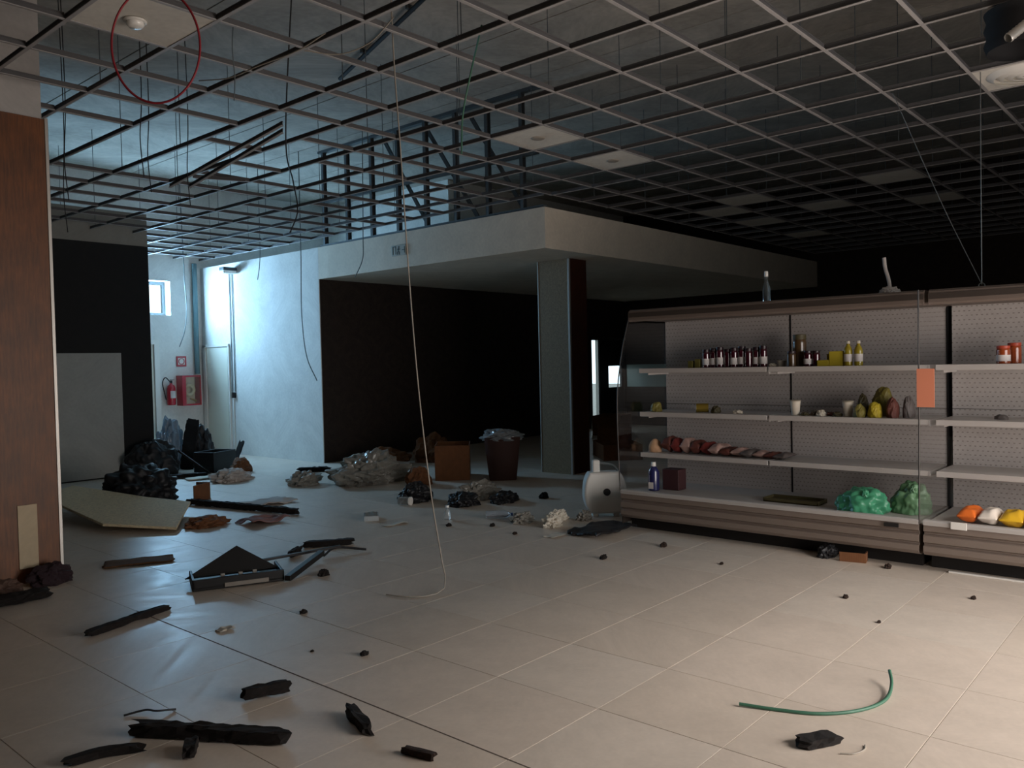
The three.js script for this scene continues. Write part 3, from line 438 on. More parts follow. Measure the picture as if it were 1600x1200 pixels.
// ---------------------------------------------------------------- fittings in the lit passage
{
  const B = B_MAX;
  const s = thing('fire_hose_sign', 'square red and white fire sign above the hose cabinet', 'sign', [7.455, 1.69, B - 0.012]);
  mesh('plate', rbox(0.19, 0.19, 0.006, 0.002), M.redPaint, s); mesh('white_field', rbox(0.13, 0.13, 0.003, 0.001, 0, 0, 0.004), M.white, s); mesh('pictogram', new THREE.TorusGeometry(0.052, 0.007, 8, 28).translate(0, 0, 0.006), M.redPaint, s);
  const c = thing('fire_hose_cabinet', 'red fire hose cabinet with glazed front in the passage corner', 'hose cabinet', [7.53, 0.88, B - 0.11]);
  mesh('body', merge([rbox(0.36, 0.55, 0.012, 0.003, 0, 0.275, -0.1), rbox(0.012, 0.55, 0.21, 0.003, -0.174, 0.275, 0), rbox(0.012, 0.55, 0.21, 0.003, 0.174, 0.275, 0), rbox(0.36, 0.012, 0.21, 0.003, 0, 0.544, 0), rbox(0.36, 0.012, 0.21, 0.003, 0, 0.006, 0)]), M.redPaint, c);
  const d = mesh('door', merge([box(0.07, 0.55, 0.012, -0.145, 0.275, 0.111), box(0.02, 0.55, 0.012, 0.17, 0.275, 0.111), box(0.27, 0.03, 0.012, 0.025, 0.535, 0.111), box(0.27, 0.03, 0.012, 0.025, 0.015, 0.111)]), M.redPaint, c);
  mesh('pane', box(0.27, 0.49, 0.004, 0.025, 0.275, 0.108), M.glass, d);
  mesh('liner', box(0.33, 0.52, 0.004, 0, 0.275, -0.09), std('#d9cda6', 0.7), c); mesh('hose', new THREE.TorusGeometry(0.09, 0.035, 10, 30).translate(0.02, 0.28, -0.03), std('#cdbf94', 0.8), c); mesh('nozzle', new THREE.CylinderGeometry(0.012, 0.022, 0.12, 14).rotateZ(1.2).translate(0.06, 0.1, 0.04), M.brass, c);
  const e = thing('fire_extinguisher', 'red fire extinguisher hanging beside the hose cabinet', 'extinguisher', [7.2, 0.9, B - 0.1]);
  mesh('cylinder', lathe([[0, 0], [0.065, 0], [0.075, 0.012], [0.075, 0.3], [0.06, 0.35], [0.025, 0.375], [0.022, 0.4], [0, 0.4]], 26), M.redPaint, e); mesh('valve', box(0.03, 0.05, 0.05, 0, 0.42, 0), M.blackMetal, e); mesh('lever', box(0.022, 0.008, 0.13, 0, 0.455, 0.04), M.blackMetal, e);
  mesh('hose', tube([V(0, 0.42, -0.03), V(-0.08, 0.5, -0.04), V(-0.13, 0.42, -0.05), V(-0.11, 0.25, -0.04), V(-0.09, 0.1, -0.02)].map((q) => q.setZ(-q.z)), 0.009, 30, 8), M.rubber, e); mesh('paper_label', new THREE.CylinderGeometry(0.0758, 0.0758, 0.13, 18, 1, true, 2.5, 1.5).rotateY(Math.PI).translate(0, 0.19, 0), G.label, e);
  tag(mesh('downpipe', tube([V(7.74, 1.45, B - 0.055), V(7.74, 2, B - 0.055), V(7.74, 3.5, B - 0.055)], 0.045, 6, 14), std('#5f7d84', 0.6)), 'grey-blue vertical downpipe in the corner of the lit passage', 'pipe');
  const w = thing('conduit', 'pair of thin conduits ending in a small switch box beside the white door', 'conduit', [WALL_A - 0.012, 0, 13.52]);
  for (const [b, y] of [[0.03, 1.1], [-0.06, 1.12]]) mesh('pipe', new THREE.CylinderGeometry(0.008, 0.008, 3.3 - y, 10).translate(0, (3.3 + y) / 2, -b), M.greyCable, w);
  mesh('switch_box', rbox(0.05, 0.1, 0.07, 0.006, -0.012, 1.06, 0.03), M.blackMetal, w);
  mesh('skirting_strip', box(0.012, 1.0, 0.02, 0.003, 0.5, 0.0), M.white, w);
  const l = thing('emergency_light', 'white emergency light box high on the wall above the conduits', 'light fitting', [WALL_A - 0.14, 3.21, 13.36]);
  mesh('housing', rbox(0.26, 0.06, 0.16, 0.01, 0, 0.08, 0), M.frame, l); mesh('diffuser', rbox(0.25, 0.06, 0.15, 0.015, 0, 0.03, 0, 2), M.whiteGloss, l);
  const x = thing('exit_sign', 'small emergency exit sign with dark pictograms on the soffit', 'sign', [WALL_A - 0.012, 3.17, 8.965]);
  mesh('plate', rbox(0.012, 0.15, 0.3, 0.003), std('#a9aaa0', 0.5), x);
  const gm = std('#22332b', 0.6);
  mesh('arrow', merge([box(0.004, 0.012, 0.05, -0.007, 0, 0.1), box(0.004, 0.09, 0.012, -0.007, 0, 0.13)]), gm, x);
  mesh('running_figure', merge([box(0.004, 0.022, 0.022, -0.007, 0.045, 0.005), box(0.004, 0.06, 0.022, -0.007, 0.0, -0.005).rotateX(0.12), box(0.004, 0.012, 0.06, -0.007, 0.014, 0.005), box(0.004, 0.045, 0.014, -0.007, -0.04, 0.018), box(0.004, 0.04, 0.014, -0.007, -0.04, -0.022)]), gm, x);
  mesh('doorway', merge([box(0.004, 0.11, 0.012, -0.007, 0, -0.06), box(0.004, 0.11, 0.012, -0.007, 0, -0.12), box(0.004, 0.012, 0.07, -0.007, 0.055, -0.09)]), gm, x);
}
// low pale grey-teal band on the far right wall, seen through the case's end glass
windowless();
function windowless() {
  const t = structure('trim_1'); mesh('pale_band', block(A_MAX - 0.03, A_MAX, 0.9, 1.42, 9.2, 10.85), std('#8fa5a3', 0.4), t);
}

// ---------------------------------------------------------------- cables hanging from the broken ceiling
function cable(label, pts, r, m, name = 'hanging_cable') { return tag(mesh(name, tube(pts.map((p) => V(...p)), r, 60, 6), m), label, 'cable'); }
cable('long pale cable hanging from the ceiling down to a curl on the floor', [[3.56, 4.93, 4.08], [3.57, 3.557, 4.07], [3.59, 2.94, 4.05], [3.64, 2.06, 4.05], [3.70, 1.33, 4.05], [3.79, 0.63, 4.05], [3.87, 0.2, 4.05], [3.87, 0.04, 4.02], [3.74, 0.008, 4.0], [3.6, 0.008, 4.1], [3.54, 0.012, 4.25]], 0.0048, M.whiteCable);
cable('grey cable hanging on the white wall left of the dark bay', [[7.7, 4.93, 11.09], [7.7, 3.4, 11.1], [7.7, 2.28, 11.12], [7.7, 1.67, 11.01], [7.7, 1.32, 10.77]], 0.008, M.greyCable);
cable('short curved cable hanging over the soffit left of the exit sign', [[7.7, 4.93, 9.5], [7.7, 3.42, 9.55], [7.7, 3.1, 9.57], [7.7, 2.84, 9.76]], 0.007, M.greyCable);
cable('very short cable end hanging over the lit white wall', [[7.7, 4.93, 12.26], [7.7, 3.3, 12.28], [7.7, 3.02, 12.36]], 0.007, M.greyCable);
cable('thin cable hanging between the window and the downpipe', [[7.38, 4.93, 14.3], [7.42, 3.1, 14.3], [7.44, 2.6, 14.3], [7.38, 2.2, 14.3], [7.28, 1.95, 14.3]], 0.008, M.greyCable);
cable('dark green cable hanging from the grid above the soffit corner', [[3.75, 3.6, 3.46], [4.0, 3.45, 3.8], [4.02, 3.2, 3.9], [4.02, 2.95, 3.92]], 0.006, M.greenCable);
cable('dark cable hanging in front of the stud frame', [[4.1, 4.93, 5.9], [4.35, 3.5, 6.45], [4.62, 3.3, 6.75], [4.76, 3.05, 6.9], [4.7, 2.85, 6.95]], 0.007, M.blackCable);
cable('thin white cable looping under the grid right of the detector tile', [[3.1, 3.56, 4.15], [3.05, 3.5, 4.35], [2.98, 3.47, 4.7], [2.95, 3.46, 5.0], [2.9, 3.5, 5.3]], 0.004, M.whiteCable);
cable('thin white cable arc near the top edge of the picture', [[3.3, 3.6, 3.75], [3.28, 3.5, 3.95], [3.2, 3.46, 4.15], [3.05, 3.48, 4.3]], 0.004, M.whiteCable);
{ const pts = []; const c = V(2.03, 3.16, 4.13), u = new THREE.Vector3(0.66, 0, 0.75); for (let k = 0; k <= 26; k++) { const t = Math.PI / 2 + 0.35 + (k / 26) * (2 * Math.PI - 0.7); pts.push(c.clone().addScaledVector(u, 0.225 * Math.cos(t)).add(new THREE.Vector3(0, 0.29 * Math.sin(t) + 0.03, 0))); } tag(mesh('cable_loop', tube(pts, 0.006, 90, 6), M.redCable), 'large round loop of red cable hanging below the detector tile', 'cable'); }
cable('grey wire strand hanging from the corner of the detector tile', [[2.72, 3.6, 4.55], [2.8, 3.54, 4.7], [2.9, 3.4, 4.85], [2.95, 3.3, 4.95]], 0.004, M.greyCable);
for (const [a, b, y, l] of [[2.75, 7.2, 2.95, 'left'], [3.1, 6.6, 3.1, 'second'], [3.3, 6.9, 3.05, 'third'], [3.7, 7.0, 3.0, 'fourth'], [3.0, 7.9, 2.8, 'lowest']]) cable(`thin dark wire end dangling through the torn grid by the wooden column, ${l} of five`, [[a, 4.93, b], [a + 0.01, 3.7, b], [a - 0.01, y + 0.3, b], [a + 0.02, y, b + 0.02]], 0.004, M.blackCable, 'dangling_wire');
{ // black flexible duct torn open at the top right
  const t = thing('flexible_duct', 'black flexible air duct torn open at the top right corner', 'duct', [0, 0, 0]);
  const ring = []; for (let k = 0; k < 6; k++) ring.push([0.2 + (k % 2) * 0.016, k * 0.046]);
  mesh('duct', lathe(ring, 28), new THREE.MeshStandardMaterial({ color: '#101013', roughness: 0.8, side: THREE.DoubleSide }), t).position.set(5.7, 3.31, -0.92);
  mesh('end_cap', lathe([[0, 0.22], [0.2, 0.22]], 28), new THREE.MeshStandardMaterial({ color: '#101013', roughness: 0.9, side: THREE.DoubleSide }), t).position.set(5.7, 3.31, -0.92);
  const fp = []; for (let k = 0; k < 15; k++) fp.push([0.024 + (k % 2) * 0.004, k * 0.012]);
  const s = mesh('foil_sleeve', lathe(fp, 18), std('#c9c6c0', 0.35, { metalness: 0.6 }), t); s.position.copy(V(5.25, 3.25, 0.93)); s.quaternion.setFromUnitVectors(new THREE.Vector3(0, 1, 0), V(5.34, 3.34, 0.85).sub(V(5.25, 3.25, 0.93)).normalize());
}
{ const t = thing('service_conduit', 'dark service pipe running slantwise under the concrete slab', 'pipe', [0, 0, 0]); mesh('pipe', tube([V(4.7, 4.87, 3.9), V(5.36, 4.87, 5.86), V(6.02, 4.87, 7.81)], 0.022, 12, 10), M.rubber, t); for (const k of [0.2, 0.5, 0.8]) mesh('clip', box(0.1, 0.044, 0.03, 4.7 + 1.32 * k, 4.907, -(3.9 + 3.91 * k)), M.galv, t); }

// ---------------------------------------------------------------- litter on the floor
function bar(name, label, cat, p, q, w, h, m, seed, bend = 0, y = 0) { const L = dist(p, q); const o = tag(mesh(name, charred(L, w, h, seed, bend), m), label, cat, 'charred pieces on the floor'); return along(o, p, q, y); }
bar('charred_timber', 'longest thick charred timber lying at the lower left', 'charred wood', [1.53, 3.50], [1.88, 2.92], 0.06, 0.05, M.char, 3);
bar('charred_timber', 'short charred stub lying against the longest timber', 'charred wood', [1.62, 3.18], [1.56, 3.10], 0.05, 0.045, M.char, 9);
bar('charred_timber', 'curved charred sliver at the bottom left corner', 'charred wood', [1.24, 3.45], [1.48, 3.35], 0.04, 0.03, M.char, 14, 0.35);
bar('charred_timber', 'charred block above the longest timber, pointed at one end', 'charred wood', [2.01, 3.45], [2.20, 3.37], 0.05, 0.05, M.char, 21);
bar('charred_timber', 'charred stub right of the longest timber, pointing towards the viewer', 'charred wood', [2.22, 2.93], [2.14, 2.71], 0.045, 0.045, M.char, 27);
bar('charred_timber', 'short charred stub at the bottom edge left of the middle', 'charred wood', [2.13, 2.48], [2.16, 2.34], 0.03, 0.03, M.charBrown, 33);
bar('charred_timber', 'thin charred stick with a broad head by the bluish gleam', 'charred wood', [1.94, 5.0], [2.48, 5.15], 0.05, 0.035, M.char, 38);
bar('charred_chunk', 'flat charred chunk at the lower right below the green cable', 'charred wood', [3.14, 1.28], [3.27, 1.20], 0.075, 0.035, M.char, 44);
function chip(label, a, b, s, m = M.char, seed = 1) { const o = tag(mesh('debris_chip', crumple(s * 0.8, s * 0.4, s * 0.55, 0.4, 1.9, seed, 2), m), label, 'debris', 'small chips on the floor'); o.position.set(a, 0, -b); }
chip('small black nub of debris in the middle foreground', 2.74, 3.48, 0.06, M.char, 4); chip('small black nub of debris left of the curled cable end', 2.98, 4.38, 0.06, M.char, 8); chip('tiny dark crumb above the charred block', 2.6, 3.75, 0.025, M.char, 12);
chip('small black chip on the floor in front of the white canister', 5.24, 3.68, 0.08, M.char, 16); chip('dark chip on the floor by the left end of the display case', 5.87, 3.52, 0.09, M.charBrown, 20); chip('tiny dark chip in front of the left display case', 5.61, 2.87, 0.045, M.charBrown, 24);
chip('small brown chip on the bright floor, left one', 5.28, 1.85, 0.055, M.charBrown, 28); chip('small brown chip on the bright floor, right one', 5.72, 1.22, 0.05, M.charBrown, 32); chip('tiny chip on the bright floor above the green cable', 4.9, 1.53, 0.035, M.charBrown, 36);
chip('dark chip beside the foot of the display case divider', 6.2, 1.87, 0.08, M.charBrown, 40); chip('small dark lump beside the black broken lamp', 3.62, 5.05, 0.11, M.char, 44); chip('dark lump left of the white canister', 7.2, 5.85, 0.16, M.char, 48);
chip('dark crumb on the floor below the clear tray', 5.45, 5.6, 0.07, M.char, 52); chip('dark crumb near the clear bottle in the middle', 5.68, 5.25, 0.07, M.char, 56); chip('faint crumb in front of the paper scraps', 5.53, 4.84, 0.06, M.charBrown, 60);
cable('short green cable lying in a bow on the bright floor', [[3.35, 0.012, 1.64], [3.40, 0.008, 1.50], [3.47, 0.008, 1.34], [3.60, 0.008, 1.22], [3.78, 0.01, 1.16], [3.95, 0.03, 1.18], [4.02, 0.06, 1.21]], 0.008, M.greenCable, 'floor_cable');
cable('tiny pale wire curl at the bottom right', [[3.18, 0.004, 1.14], [3.21, 0.004, 1.10], [3.27, 0.004, 1.08], [3.31, 0.004, 1.09]], 0.003, M.whiteCable, 'floor_cable');
tag(mesh('twisted_wire', tube([V(1.58, 0.006, 3.72), V(1.66, 0.015, 3.68), V(1.68, 0.02, 3.62), V(1.76, 0.006, 3.6)], 0.005, 24, 6), M.blackCable), 'twisted dark wire above the longest timber', 'wire');
tag(mesh('paper_scrap', sheet(0.1, 0.07, 0.002, 0.012, 20, 3, 8, 8), M.paper), 'small pale scrap of paper in the left foreground', 'paper').position.set(2.5, 0, -4.47);
{ // broken black lamp with its long frame rails
  const t = thing('broken_lamp', 'black broken lamp tray lying tilted on the floor with bent frame rails', 'broken lamp', [3.16, 0, 5.48], -0.42);
  mesh('tray', merge([rbox(0.62, 0.03, 0.34, 0.006, 0, 0.02, 0.06), rbox(0.62, 0.07, 0.02, 0.005, 0, 0.05, 0.22), rbox(0.02, 0.06, 0.34, 0.005, -0.3, 0.05, 0.06), rbox(0.02, 0.06, 0.34, 0.005, 0.3, 0.05, 0.06)]), M.blackPlastic, t);
  const hood = new THREE.Shape([[-0.34, 0], [0.3, 0], [0.02, 0.2]].map(([x, y]) => new THREE.Vector2(x, y)));
  const h = mesh('hood', boxUV(new THREE.ExtrudeGeometry(hood, { depth: 0.018, bevelEnabled: true, bevelSize: 0.004, bevelThickness: 0.004, bevelSegments: 1 })), M.blackPlastic, t); h.position.set(0, 0.05, 0.02); h.rotation.x = -0.55;
  mesh('reflector_strip', rbox(0.3, 0.03, 0.008, 0.003, 0.05, 0.03, 0.235), std('#8a847c', 0.4, { metalness: 0.3 }), t);
  for (const [x, z] of [[-0.1, 0.12], [0.02, 0.13], [0.12, 0.11]]) mesh('clip', rbox(0.03, 0.05, 0.015, 0.004, x, 0.06, z), M.metal, t);
  const r = mesh('rail', rbox(0.75, 0.02, 0.03, 0.004), M.blackMetal, t); r.position.set(0.52, 0.07, -0.3); r.rotation.set(0, 0.35, -0.02);
  const r2 = mesh('rail', rbox(0.6, 0.04, 0.05, 0.004), M.blackMetal, t); r2.position.set(0.5, 0.05, 0.02); r2.rotation.set(0, 0.95, 0.08);
}
bar('black_batten', 'black batten lying beyond the broken lamp', 'batten', [4.08, 5.95], [4.40, 5.72], 0.06, 0.05, M.char, 71);
{ const o = tag(mesh('bent_strip', tube([V(3.95, 0.02, 5.5), V(4.1, 0.05, 5.55), V(4.3, 0.02, 5.4)], 0.01, 16, 6), M.blackCable), 'thin bent strip lying below the black batten', 'strip'); }
along(tag(mesh('bracket_piece', charred(0.2, 0.04, 0.05, 80), M.char), 'upright black bracket piece at the joint of the lamp rails', 'bracket', 'charred pieces on the floor'), [3.78, 5.72], [3.95, 5.82], 0.0);
{ const o = tag(mesh('brown_board', sheet(0.5, 0.24, 0.012, 0.008, 3, 4), M.brownBoard), 'flat brown board on the floor right of the wooden column', 'board'); along(o, [2.74, 6.72], [3.2, 6.5]); }
{ const s = new THREE.Shape([[3.3, 8.1], [3.74, 7.55], [4.35, 8.45], [4.1, 8.95], [3.75, 10.0], [3.3, 9.6]].map(([a, b]) => new THREE.Vector2(a, b)));
  const o = tag(mesh('chipboard_panel', boxUV(new THREE.ExtrudeGeometry(s, { depth: 0.02, bevelEnabled: true, bevelSize: 0.003, bevelThickness: 0.003, bevelSegments: 1 }).rotateX(-Math.PI / 2)), M.chip), 'large broken beige chipboard panel lying on the floor at the left', 'board'); o.position.y = -0.574; o.rotation.x = 0.08; }
bar('long_batten', 'long dark batten reaching out from the black sack to the right', 'batten', [4.60, 8.95], [4.95, 7.33], 0.06, 0.06, M.char, 90);
tag(mesh('black_sack', crumple(0.75, 0.42, 0.8, 0.26, 2.6, 12, 9, false), M.sack), 'black rubbish sack slumped behind the beige chipboard panel', 'sack').position.set(4.35, 0, -9.6);
{ const t = thing('cardboard_box', 'small brown cardboard piece standing behind the long batten', 'box', [4.8, 0, 9.15], 0.5); mesh('side', rbox(0.32, 0.2, 0.015, 0.003, 0, 0.1, 0.08), M.card, t); mesh('side', rbox(0.015, 0.2, 0.18, 0.003, 0.15, 0.1, 0), M.card, t); mesh('bottom', box(0.32, 0.01, 0.18, 0, 0.005, 0), M.card, t); }
tag(mesh('crushed_carton', crumple(0.4, 0.09, 0.3, 0.35, 2.2, 14, 5), M.card), 'crushed brown carton right of the beige chipboard panel', 'carton').position.set(4.08, 0, -7.6);
tag(mesh('pink_cloth', sheet(0.4, 0.34, 0.008, 0.05, 4, 8), M.pinkRag), 'dull pink cloth before the long dark batten', 'cloth').position.set(4.5, 0, -7.28);
tag(mesh('grey_sheet', sheet(0.6, 0.4, 0.01, 0.03, 4, 28), M.rag), 'grey sheet lying behind the end of the long batten', 'sheet').position.set(5.15, 0, -8.25);
// tall heap at the end of the black partition
tag(mesh('black_sack', crumple(0.72, 0.5, 0.46, 0.24, 2.6, 31, 9, false), M.sack), 'black sack at the foot of the tall heap by the partition end', 'sack').position.set(5.6, 0, -11.9);
tag(mesh('black_sack', crumple(0.4, 0.62, 0.42, 0.24, 2.6, 35, 9, false), M.sack), 'upright black sack at the back of the tall heap', 'sack').position.set(6.62, 0, -12.45);
tag(mesh('film_wrap', crumple(0.42, 0.72, 0.4, 0.3, 2.2, 39, 6), M.filmBlue), 'bluish plastic film bundle standing up in the tall heap', 'plastic film').position.set(6.16, 0, -12.5);
{ const o = tag(mesh('dark_board', charred(0.75, 0.22, 0.04, 51, 0, 0.4), M.char), 'dark pointed board standing up out of the tall heap', 'board', 'charred pieces on the floor'); o.position.set(6.3, 0.37, -12.12); o.rotation.set(0.15, 0.5, 1.42); }
{ const t = thing('dark_crate', 'dark plastic crate at the right side of the tall heap', 'crate', [6.42, 0, 11.62], 0.4); mesh('side', rbox(0.5, 0.3, 0.02, 0.004, 0, 0.15, 0.17), M.blackPlastic, t); mesh('side', rbox(0.5, 0.3, 0.02, 0.004, 0, 0.15, -0.17), M.blackPlastic, t); mesh('side', rbox(0.02, 0.3, 0.36, 0.004, 0.25, 0.15, 0), M.blackPlastic, t); mesh('side', rbox(0.02, 0.3, 0.36, 0.004, -0.25, 0.15, 0), M.blackPlastic, t); mesh('bottom', box(0.5, 0.02, 0.36, 0, 0.01, 0), M.blackPlastic, t); }
tag(mesh('crushed_carton', crumple(0.28, 0.2, 0.28, 0.3, 1.7, 54, 4), M.card), 'crushed carton in front of the tall heap', 'carton').position.set(6.55, 0, -11.1);
chip('black lump on the lit floor right of the tall heap', 6.85, 12.0, 0.2, M.char, 64);
bar('black_strip', 'long black strip lying along the foot of the tall heap', 'strip', [4.95, 11.5], [6.0, 11.1], 0.1, 0.05, M.char, 101);
{ const o = tag(mesh('pale_board', sheet(0.7, 0.25, 0.014, 0.01, 3, 6), M.paper), 'pale narrow board resting on the black strip', 'board'); along(o, [5.75, 10.9], [6.15, 10.8], 0); }
tag(mesh('white_rag', crumple(0.5, 0.16, 0.4, 0.45, 2.2, 58, 5), M.rag), 'crumpled white rag on the lit floor right of the black strip', 'rag').position.set(5.95, 0, -10.35);
along(tag(mesh('black_offcut', charred(0.42, 0.12, 0.06, 105), M.char), 'black offcut on the lit floor near the white wall end', 'offcut', 'charred pieces on the floor'), [7.0, 10.3], [7.32, 10.0]);
// heap before the dark bay
tag(mesh('film_heap', crumple(0.95, 0.36, 0.7, 0.42, 2.4, 61, 8), M.film), 'heap of crumpled whitish plastic film before the dark bay', 'plastic film').position.set(6.95, 0, -8.6);
tag(mesh('film_heap', crumple(0.4, 0.16, 0.34, 0.45, 2.2, 66, 6), M.film), 'small clear film scrap at the left of the film heap', 'plastic film').position.set(6.3, 0, -9.15);
tag(mesh('crushed_carton', crumple(0.32, 0.22, 0.3, 0.3, 1.8, 68, 4), M.card), 'rust brown crushed carton right of the film heap', 'carton').position.set(7.12, 0, -7.85);
tag(mesh('crushed_carton', crumple(0.7, 0.25, 0.5, 0.4, 1.8, 70, 4), M.card), 'crushed carton behind the film heap', 'carton').position.set(8.2, 0, -9.75);
tag(mesh('crushed_carton', crumple(0.6, 0.4, 0.5, 0.35, 1.8, 72, 4), M.card), 'tall crushed carton far inside the dark bay', 'carton').position.set(9.0, 0, -9.6);
function leaner(label, a, b, turn, L, w, tilt, seed, m = M.char) { const o = tag(mesh('leaning_board', charred(L, w, 0.025, seed, 0, 0.5), m), label, 'board', 'charred pieces on the floor'); o.position.set(a, Math.sin(tilt) * L / 2, -b); o.rotation.set(0, turn, tilt, 'YXZ'); }
leaner('slanting dark board poking left out of the tall heap', 5.98, 11.45, 2.6, 0.55, 0.1, 0.7, 121); leaner('short dark slat leaning at the right of the tall heap', 6.88, 11.75, 0.4, 0.45, 0.09, 1.0, 131);
function openBox(name, label, a, b, turn, w, h, d, m, flaps) {
  const t = thing(name, label, 'box', [a, 0, b], turn), k = 0.008;
  mesh('side', rbox(w, h, k, 0.002, 0, h / 2, d / 2), m, t); mesh('side', rbox(w, h, k, 0.002, 0, h / 2, -d / 2), m, t); mesh('side', rbox(k, h, d, 0.002, w / 2, h / 2, 0), m, t); mesh('side', rbox(k, h, d, 0.002, -w / 2, h / 2, 0), m, t); mesh('bottom', box(w, k, d, 0, k / 2, 0), m, t);
  if (flaps) for (const s of [-1, 1]) { const f = mesh('flap', rbox(w * 0.98, k * 0.6, d * 0.45, 0.001, 0, 0, d * 0.22), m, t); f.position.set(0, h, s * d / 2); f.rotation.set(s > 0 ? 0.7 : Math.PI - 0.5, 0, 0); }
  return t;
}
openBox('cardboard_box', 'low open carton far back in the bay before the bright doorway', 12.6, 8.55, 0.6, 0.9, 0.34, 0.6, M.card, false);
openBox('cardboard_box', 'open carton deep in the bay beside the far doorway', 14.3, 9.75, 0.3, 0.8, 0.4, 0.6, M.card, false);
openBox('cardboard_box', 'flat open carton in the bay behind the white canister', 10.9, 7.35, 0.8, 0.9, 0.24, 0.6, M.card, false);
openBox('cardboard_box', 'large brown cardboard box left of the brown bin before the dark bay', 7.85, 7.95, 0.75, 0.62, 0.46, 0.45, M.card, false);
{ const t = thing('waste_bin', 'tall brown bin with a pale bag folded over its rim', 'bin', [8.1, 0, 7.28], 0.75);
  mesh('body', new THREE.CylinderGeometry(0.33, 0.25, 0.56, 4, 1, true).rotateY(Math.PI / 4).translate(0, 0.29, 0), new THREE.MeshStandardMaterial({ color: '#4a302a', roughness: 0.7, side: THREE.DoubleSide }), t); mesh('bottom', box(0.34, 0.015, 0.34, 0, 0.01, 0), M.card, t);
  mesh('bag', crumple(0.52, 0.14, 0.52, 0.3, 2.2, 75, 6), phys('#8f9498', 0.25, { clearcoat: 0.5 }), t).position.y = 0.52; }
tag(mesh('black_bag', crumple(0.4, 0.2, 0.3, 0.35, 2.0, 80, 5), M.sack), 'small black bag on the floor beside the hanging cable', 'bag').position.set(6.25, 0, -6.95);
{ const t = thing('clear_jar', 'clear jar with a shiny lid left of the hanging cable', 'jar', [6.0, 0.045, 6.85], 0.4); mesh('body', new THREE.CylinderGeometry(0.045, 0.045, 0.13, 20).rotateX(Math.PI / 2), phys('#dde4e4', 0.08, { transmission: 0.8, thickness: 0.01 }), t); mesh('lid', new THREE.CylinderGeometry(0.047, 0.047, 0.02, 20).rotateX(Math.PI / 2).translate(0, 0, 0.072), M.whiteGloss, t); }
tag(mesh('white_bag', crumple(0.5, 0.18, 0.34, 0.4, 2.2, 84, 6), M.film), 'flattened whitish plastic bag right of the hanging cable', 'bag').position.set(6.82, 0, -6.5);
tag(mesh('black_bag', crumple(0.34, 0.14, 0.3, 0.35, 2.0, 88, 5), M.sack), 'black bag in front of the flattened whitish bag', 'bag').position.set(6.36, 0, -6.3);
tag(mesh('black_bag', crumple(0.34, 0.12, 0.22, 0.35, 2.0, 91, 5), M.sack), 'black bag right of the flattened whitish bag', 'bag').position.set(6.75, 0, -6.05);
{ const t = thing('clear_tray', 'clear plastic food tray lying on the floor in the middle', 'tray', [5.25, 0, 6.5], 0.9); mesh('tray', merge([rbox(0.22, 0.006, 0.14, 0.002, 0, 0.004, 0), rbox(0.22, 0.05, 0.006, 0.002, 0, 0.025, 0.07), rbox(0.22, 0.05, 0.006, 0.002, 0, 0.025, -0.07), rbox(0.006, 0.05, 0.14, 0.002, 0.11, 0.025, 0), rbox(0.006, 0.05, 0.14, 0.002, -0.11, 0.025, 0)]), phys('#e4eaec', 0.12, { transmission: 0.55, thickness: 0 }), t); mesh('film', sheet(0.2, 0.12, 0.002, 0.01, 14, 4, 10, 10), M.film, t).position.y = 0.045; }
tag(mesh('paper_scrap', sheet(0.26, 0.08, 0.004, 0.012, 8, 7, 12, 6), M.paper), 'narrow white paper strip below the clear tray', 'paper').position.set(5.2, 0, -6.08);
{ const t = thing('glass_bottle', 'small clear bottle standing on the floor under the hanging cable', 'bottle', [5.68, 0, 5.85]); mesh('body', lathe([[0, 0], [0.032, 0], [0.034, 0.006], [0.034, 0.07], [0.016, 0.1], [0.015, 0.12], [0, 0.12]]), phys('#e4eaec', 0.05, { transmission: 0.8, thickness: 0.02 }), t); mesh('cap', lathe([[0, 0.14], [0.018, 0.14], [0.018, 0.118], [0, 0.118]], 16), M.whiteGloss, t); }
{ const t = thing('plastic_bottle', 'clear plastic bottle lying on the floor left of the paper scraps', 'bottle', [6.0, 0.042, 5.45], 2.3); mesh('body', lathe([[0, -0.13], [0.036, -0.13], [0.04, -0.12], [0.04, -0.03], [0.037, -0.01], [0.04, 0.01], [0.04, 0.06], [0.02, 0.1], [0.014, 0.115], [0, 0.115]]).rotateZ(Math.PI / 2), phys('#dfe8f2', 0.06, { transmission: 0.85, thickness: 0.01 }), t); mesh('cap', new THREE.CylinderGeometry(0.016, 0.016, 0.02, 14).rotateZ(Math.PI / 2).translate(-0.125, 0, 0), std('#31508c', 0.4), t); }
for (const [a, b, w, m, l] of [[6.0, 5.15, 0.24, M.film, 'shiny crumpled wrapper leftmost among the paper scraps by the canister'], [6.28, 4.95, 0.22, M.paper, 'crumpled tan paper in the middle of the scraps by the canister'], [6.42, 4.72, 0.16, M.film, 'shiny wrapper next to the foot of the white canister'], [6.0, 4.78, 0.2, M.paper, 'flat paper scrap in front of the shiny wrappers']]) tag(mesh('scrap', crumple(w, 0.09, w * 0.7, 0.5, 2.4, Math.round(a * 37 + b * 11), 5), m), l, 'wrapper', 'scraps beside the white canister').position.set(a, 0, -b);
tag(mesh('paper_scrap', sheet(0.2, 0.12, 0.003, 0.01, 10, 13, 10, 8), M.paper), 'pale paper strip on the floor left of the black mat', 'paper').position.set(5.68, 0, -4.5);
tag(mesh('black_mat', sheet(0.62, 0.34, 0.02, 0.03, 4, 17), M.sack), 'black mat lying in front of the white canister', 'mat').position.set(6.08, 0, -4.28).x;
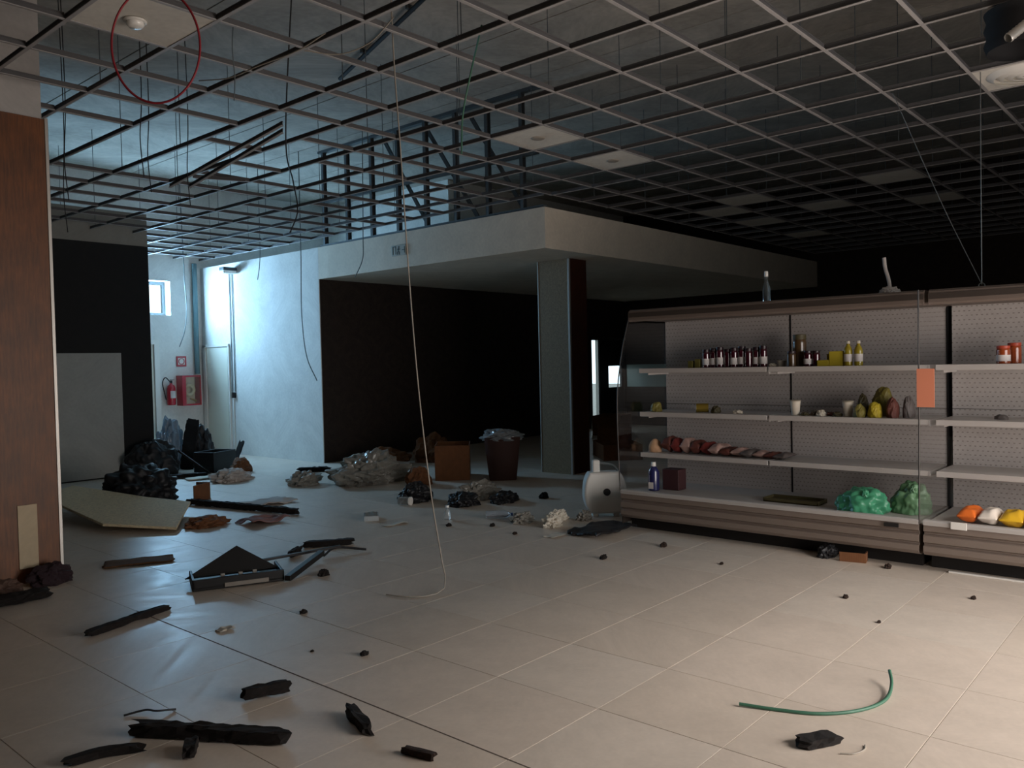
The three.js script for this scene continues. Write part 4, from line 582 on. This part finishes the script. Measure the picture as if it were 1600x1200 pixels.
{ // white plastic canister with handle and hub
  const t = thing('canister', 'white plastic canister with a dark round hub standing by the display case end', 'canister', [6.72, 0, 4.68], -0.8);
  const s = new THREE.Shape(); s.moveTo(-0.13, 0.06); s.quadraticCurveTo(-0.19, 0.1, -0.195, 0.22); s.quadraticCurveTo(-0.195, 0.36, -0.15, 0.415); s.lineTo(0.12, 0.42); s.quadraticCurveTo(0.175, 0.36, 0.175, 0.24); s.quadraticCurveTo(0.175, 0.1, 0.13, 0.06); s.closePath();
  mesh('body', boxUV(new THREE.ExtrudeGeometry(s, { depth: 0.13, bevelEnabled: true, bevelSize: 0.025, bevelThickness: 0.03, bevelSegments: 4, curveSegments: 14 }).translate(0, 0, -0.065)), M.white, t);
  mesh('hub', new THREE.CylinderGeometry(0.035, 0.035, 0.02, 22).rotateX(Math.PI / 2).translate(0.0, 0.25, 0.1), M.blackMetal, t);
  mesh('spout', rbox(0.075, 0.14, 0.08, 0.02, -0.09, 0.49, 0, 2), M.white, t); mesh('handle', tube([V(-0.07, 0.53, 0), V(0.0, 0.52, 0), V(0.08, 0.5, 0), V(0.14, 0.43, 0)], 0.014, 20, 8), M.greyCable, t);
  for (const x of [-0.11, 0.1]) mesh('foot', rbox(0.06, 0.06, 0.14, 0.012, x, 0.03, 0), M.white, t);
}
// by the foot of the wooden column
tag(mesh('dark_cloth', crumple(0.28, 0.14, 0.22, 0.3, 2, 95, 5), std('#2b1c22', 0.95)), 'dark cloth bunched at the foot of the wooden column', 'cloth').position.set(2.28, 0, -6.52);
tag(mesh('brown_cloth', crumple(0.3, 0.1, 0.24, 0.4, 2, 98, 5), std('#5b463c', 0.95)), 'brownish cloth at the left picture edge before the wooden column', 'cloth').position.set(1.9, 0, -6.46);
tag(mesh('black_strip', charred(0.5, 0.14, 0.05, 110), M.char), 'black slab of debris at the left picture edge below the cloths', 'debris').position.set(1.88, 0, -6.15);
// under the front of the display cases
{ const t = thing('broken_carton', 'small broken carton pushed under the front of the display case', 'carton', [6.28, 0, 2.14], 0.2); mesh('side', rbox(0.1, 0.07, 0.01, 0.002, 0, 0.035, 0.09), M.card, t); mesh('side', rbox(0.01, 0.07, 0.18, 0.002, -0.05, 0.035, 0), M.card, t); mesh('bottom', box(0.1, 0.006, 0.18, 0, 0.003, 0), M.card, t); }
tag(mesh('crumpled_bag', crumple(0.18, 0.09, 0.14, 0.4, 2, 101, 4), M.sack), 'small dark bag under the case left of the broken carton', 'bag').position.set(6.3, 0, -2.34);
tag(mesh('kick_strip', rbox(0.03, 0.012, 0.9, 0.003, 0, 0.006, 0), M.white), 'white fallen trim strip under the right display case', 'strip').position.set(6.32, 0, -1.05);

renderer.render(scene, camera);
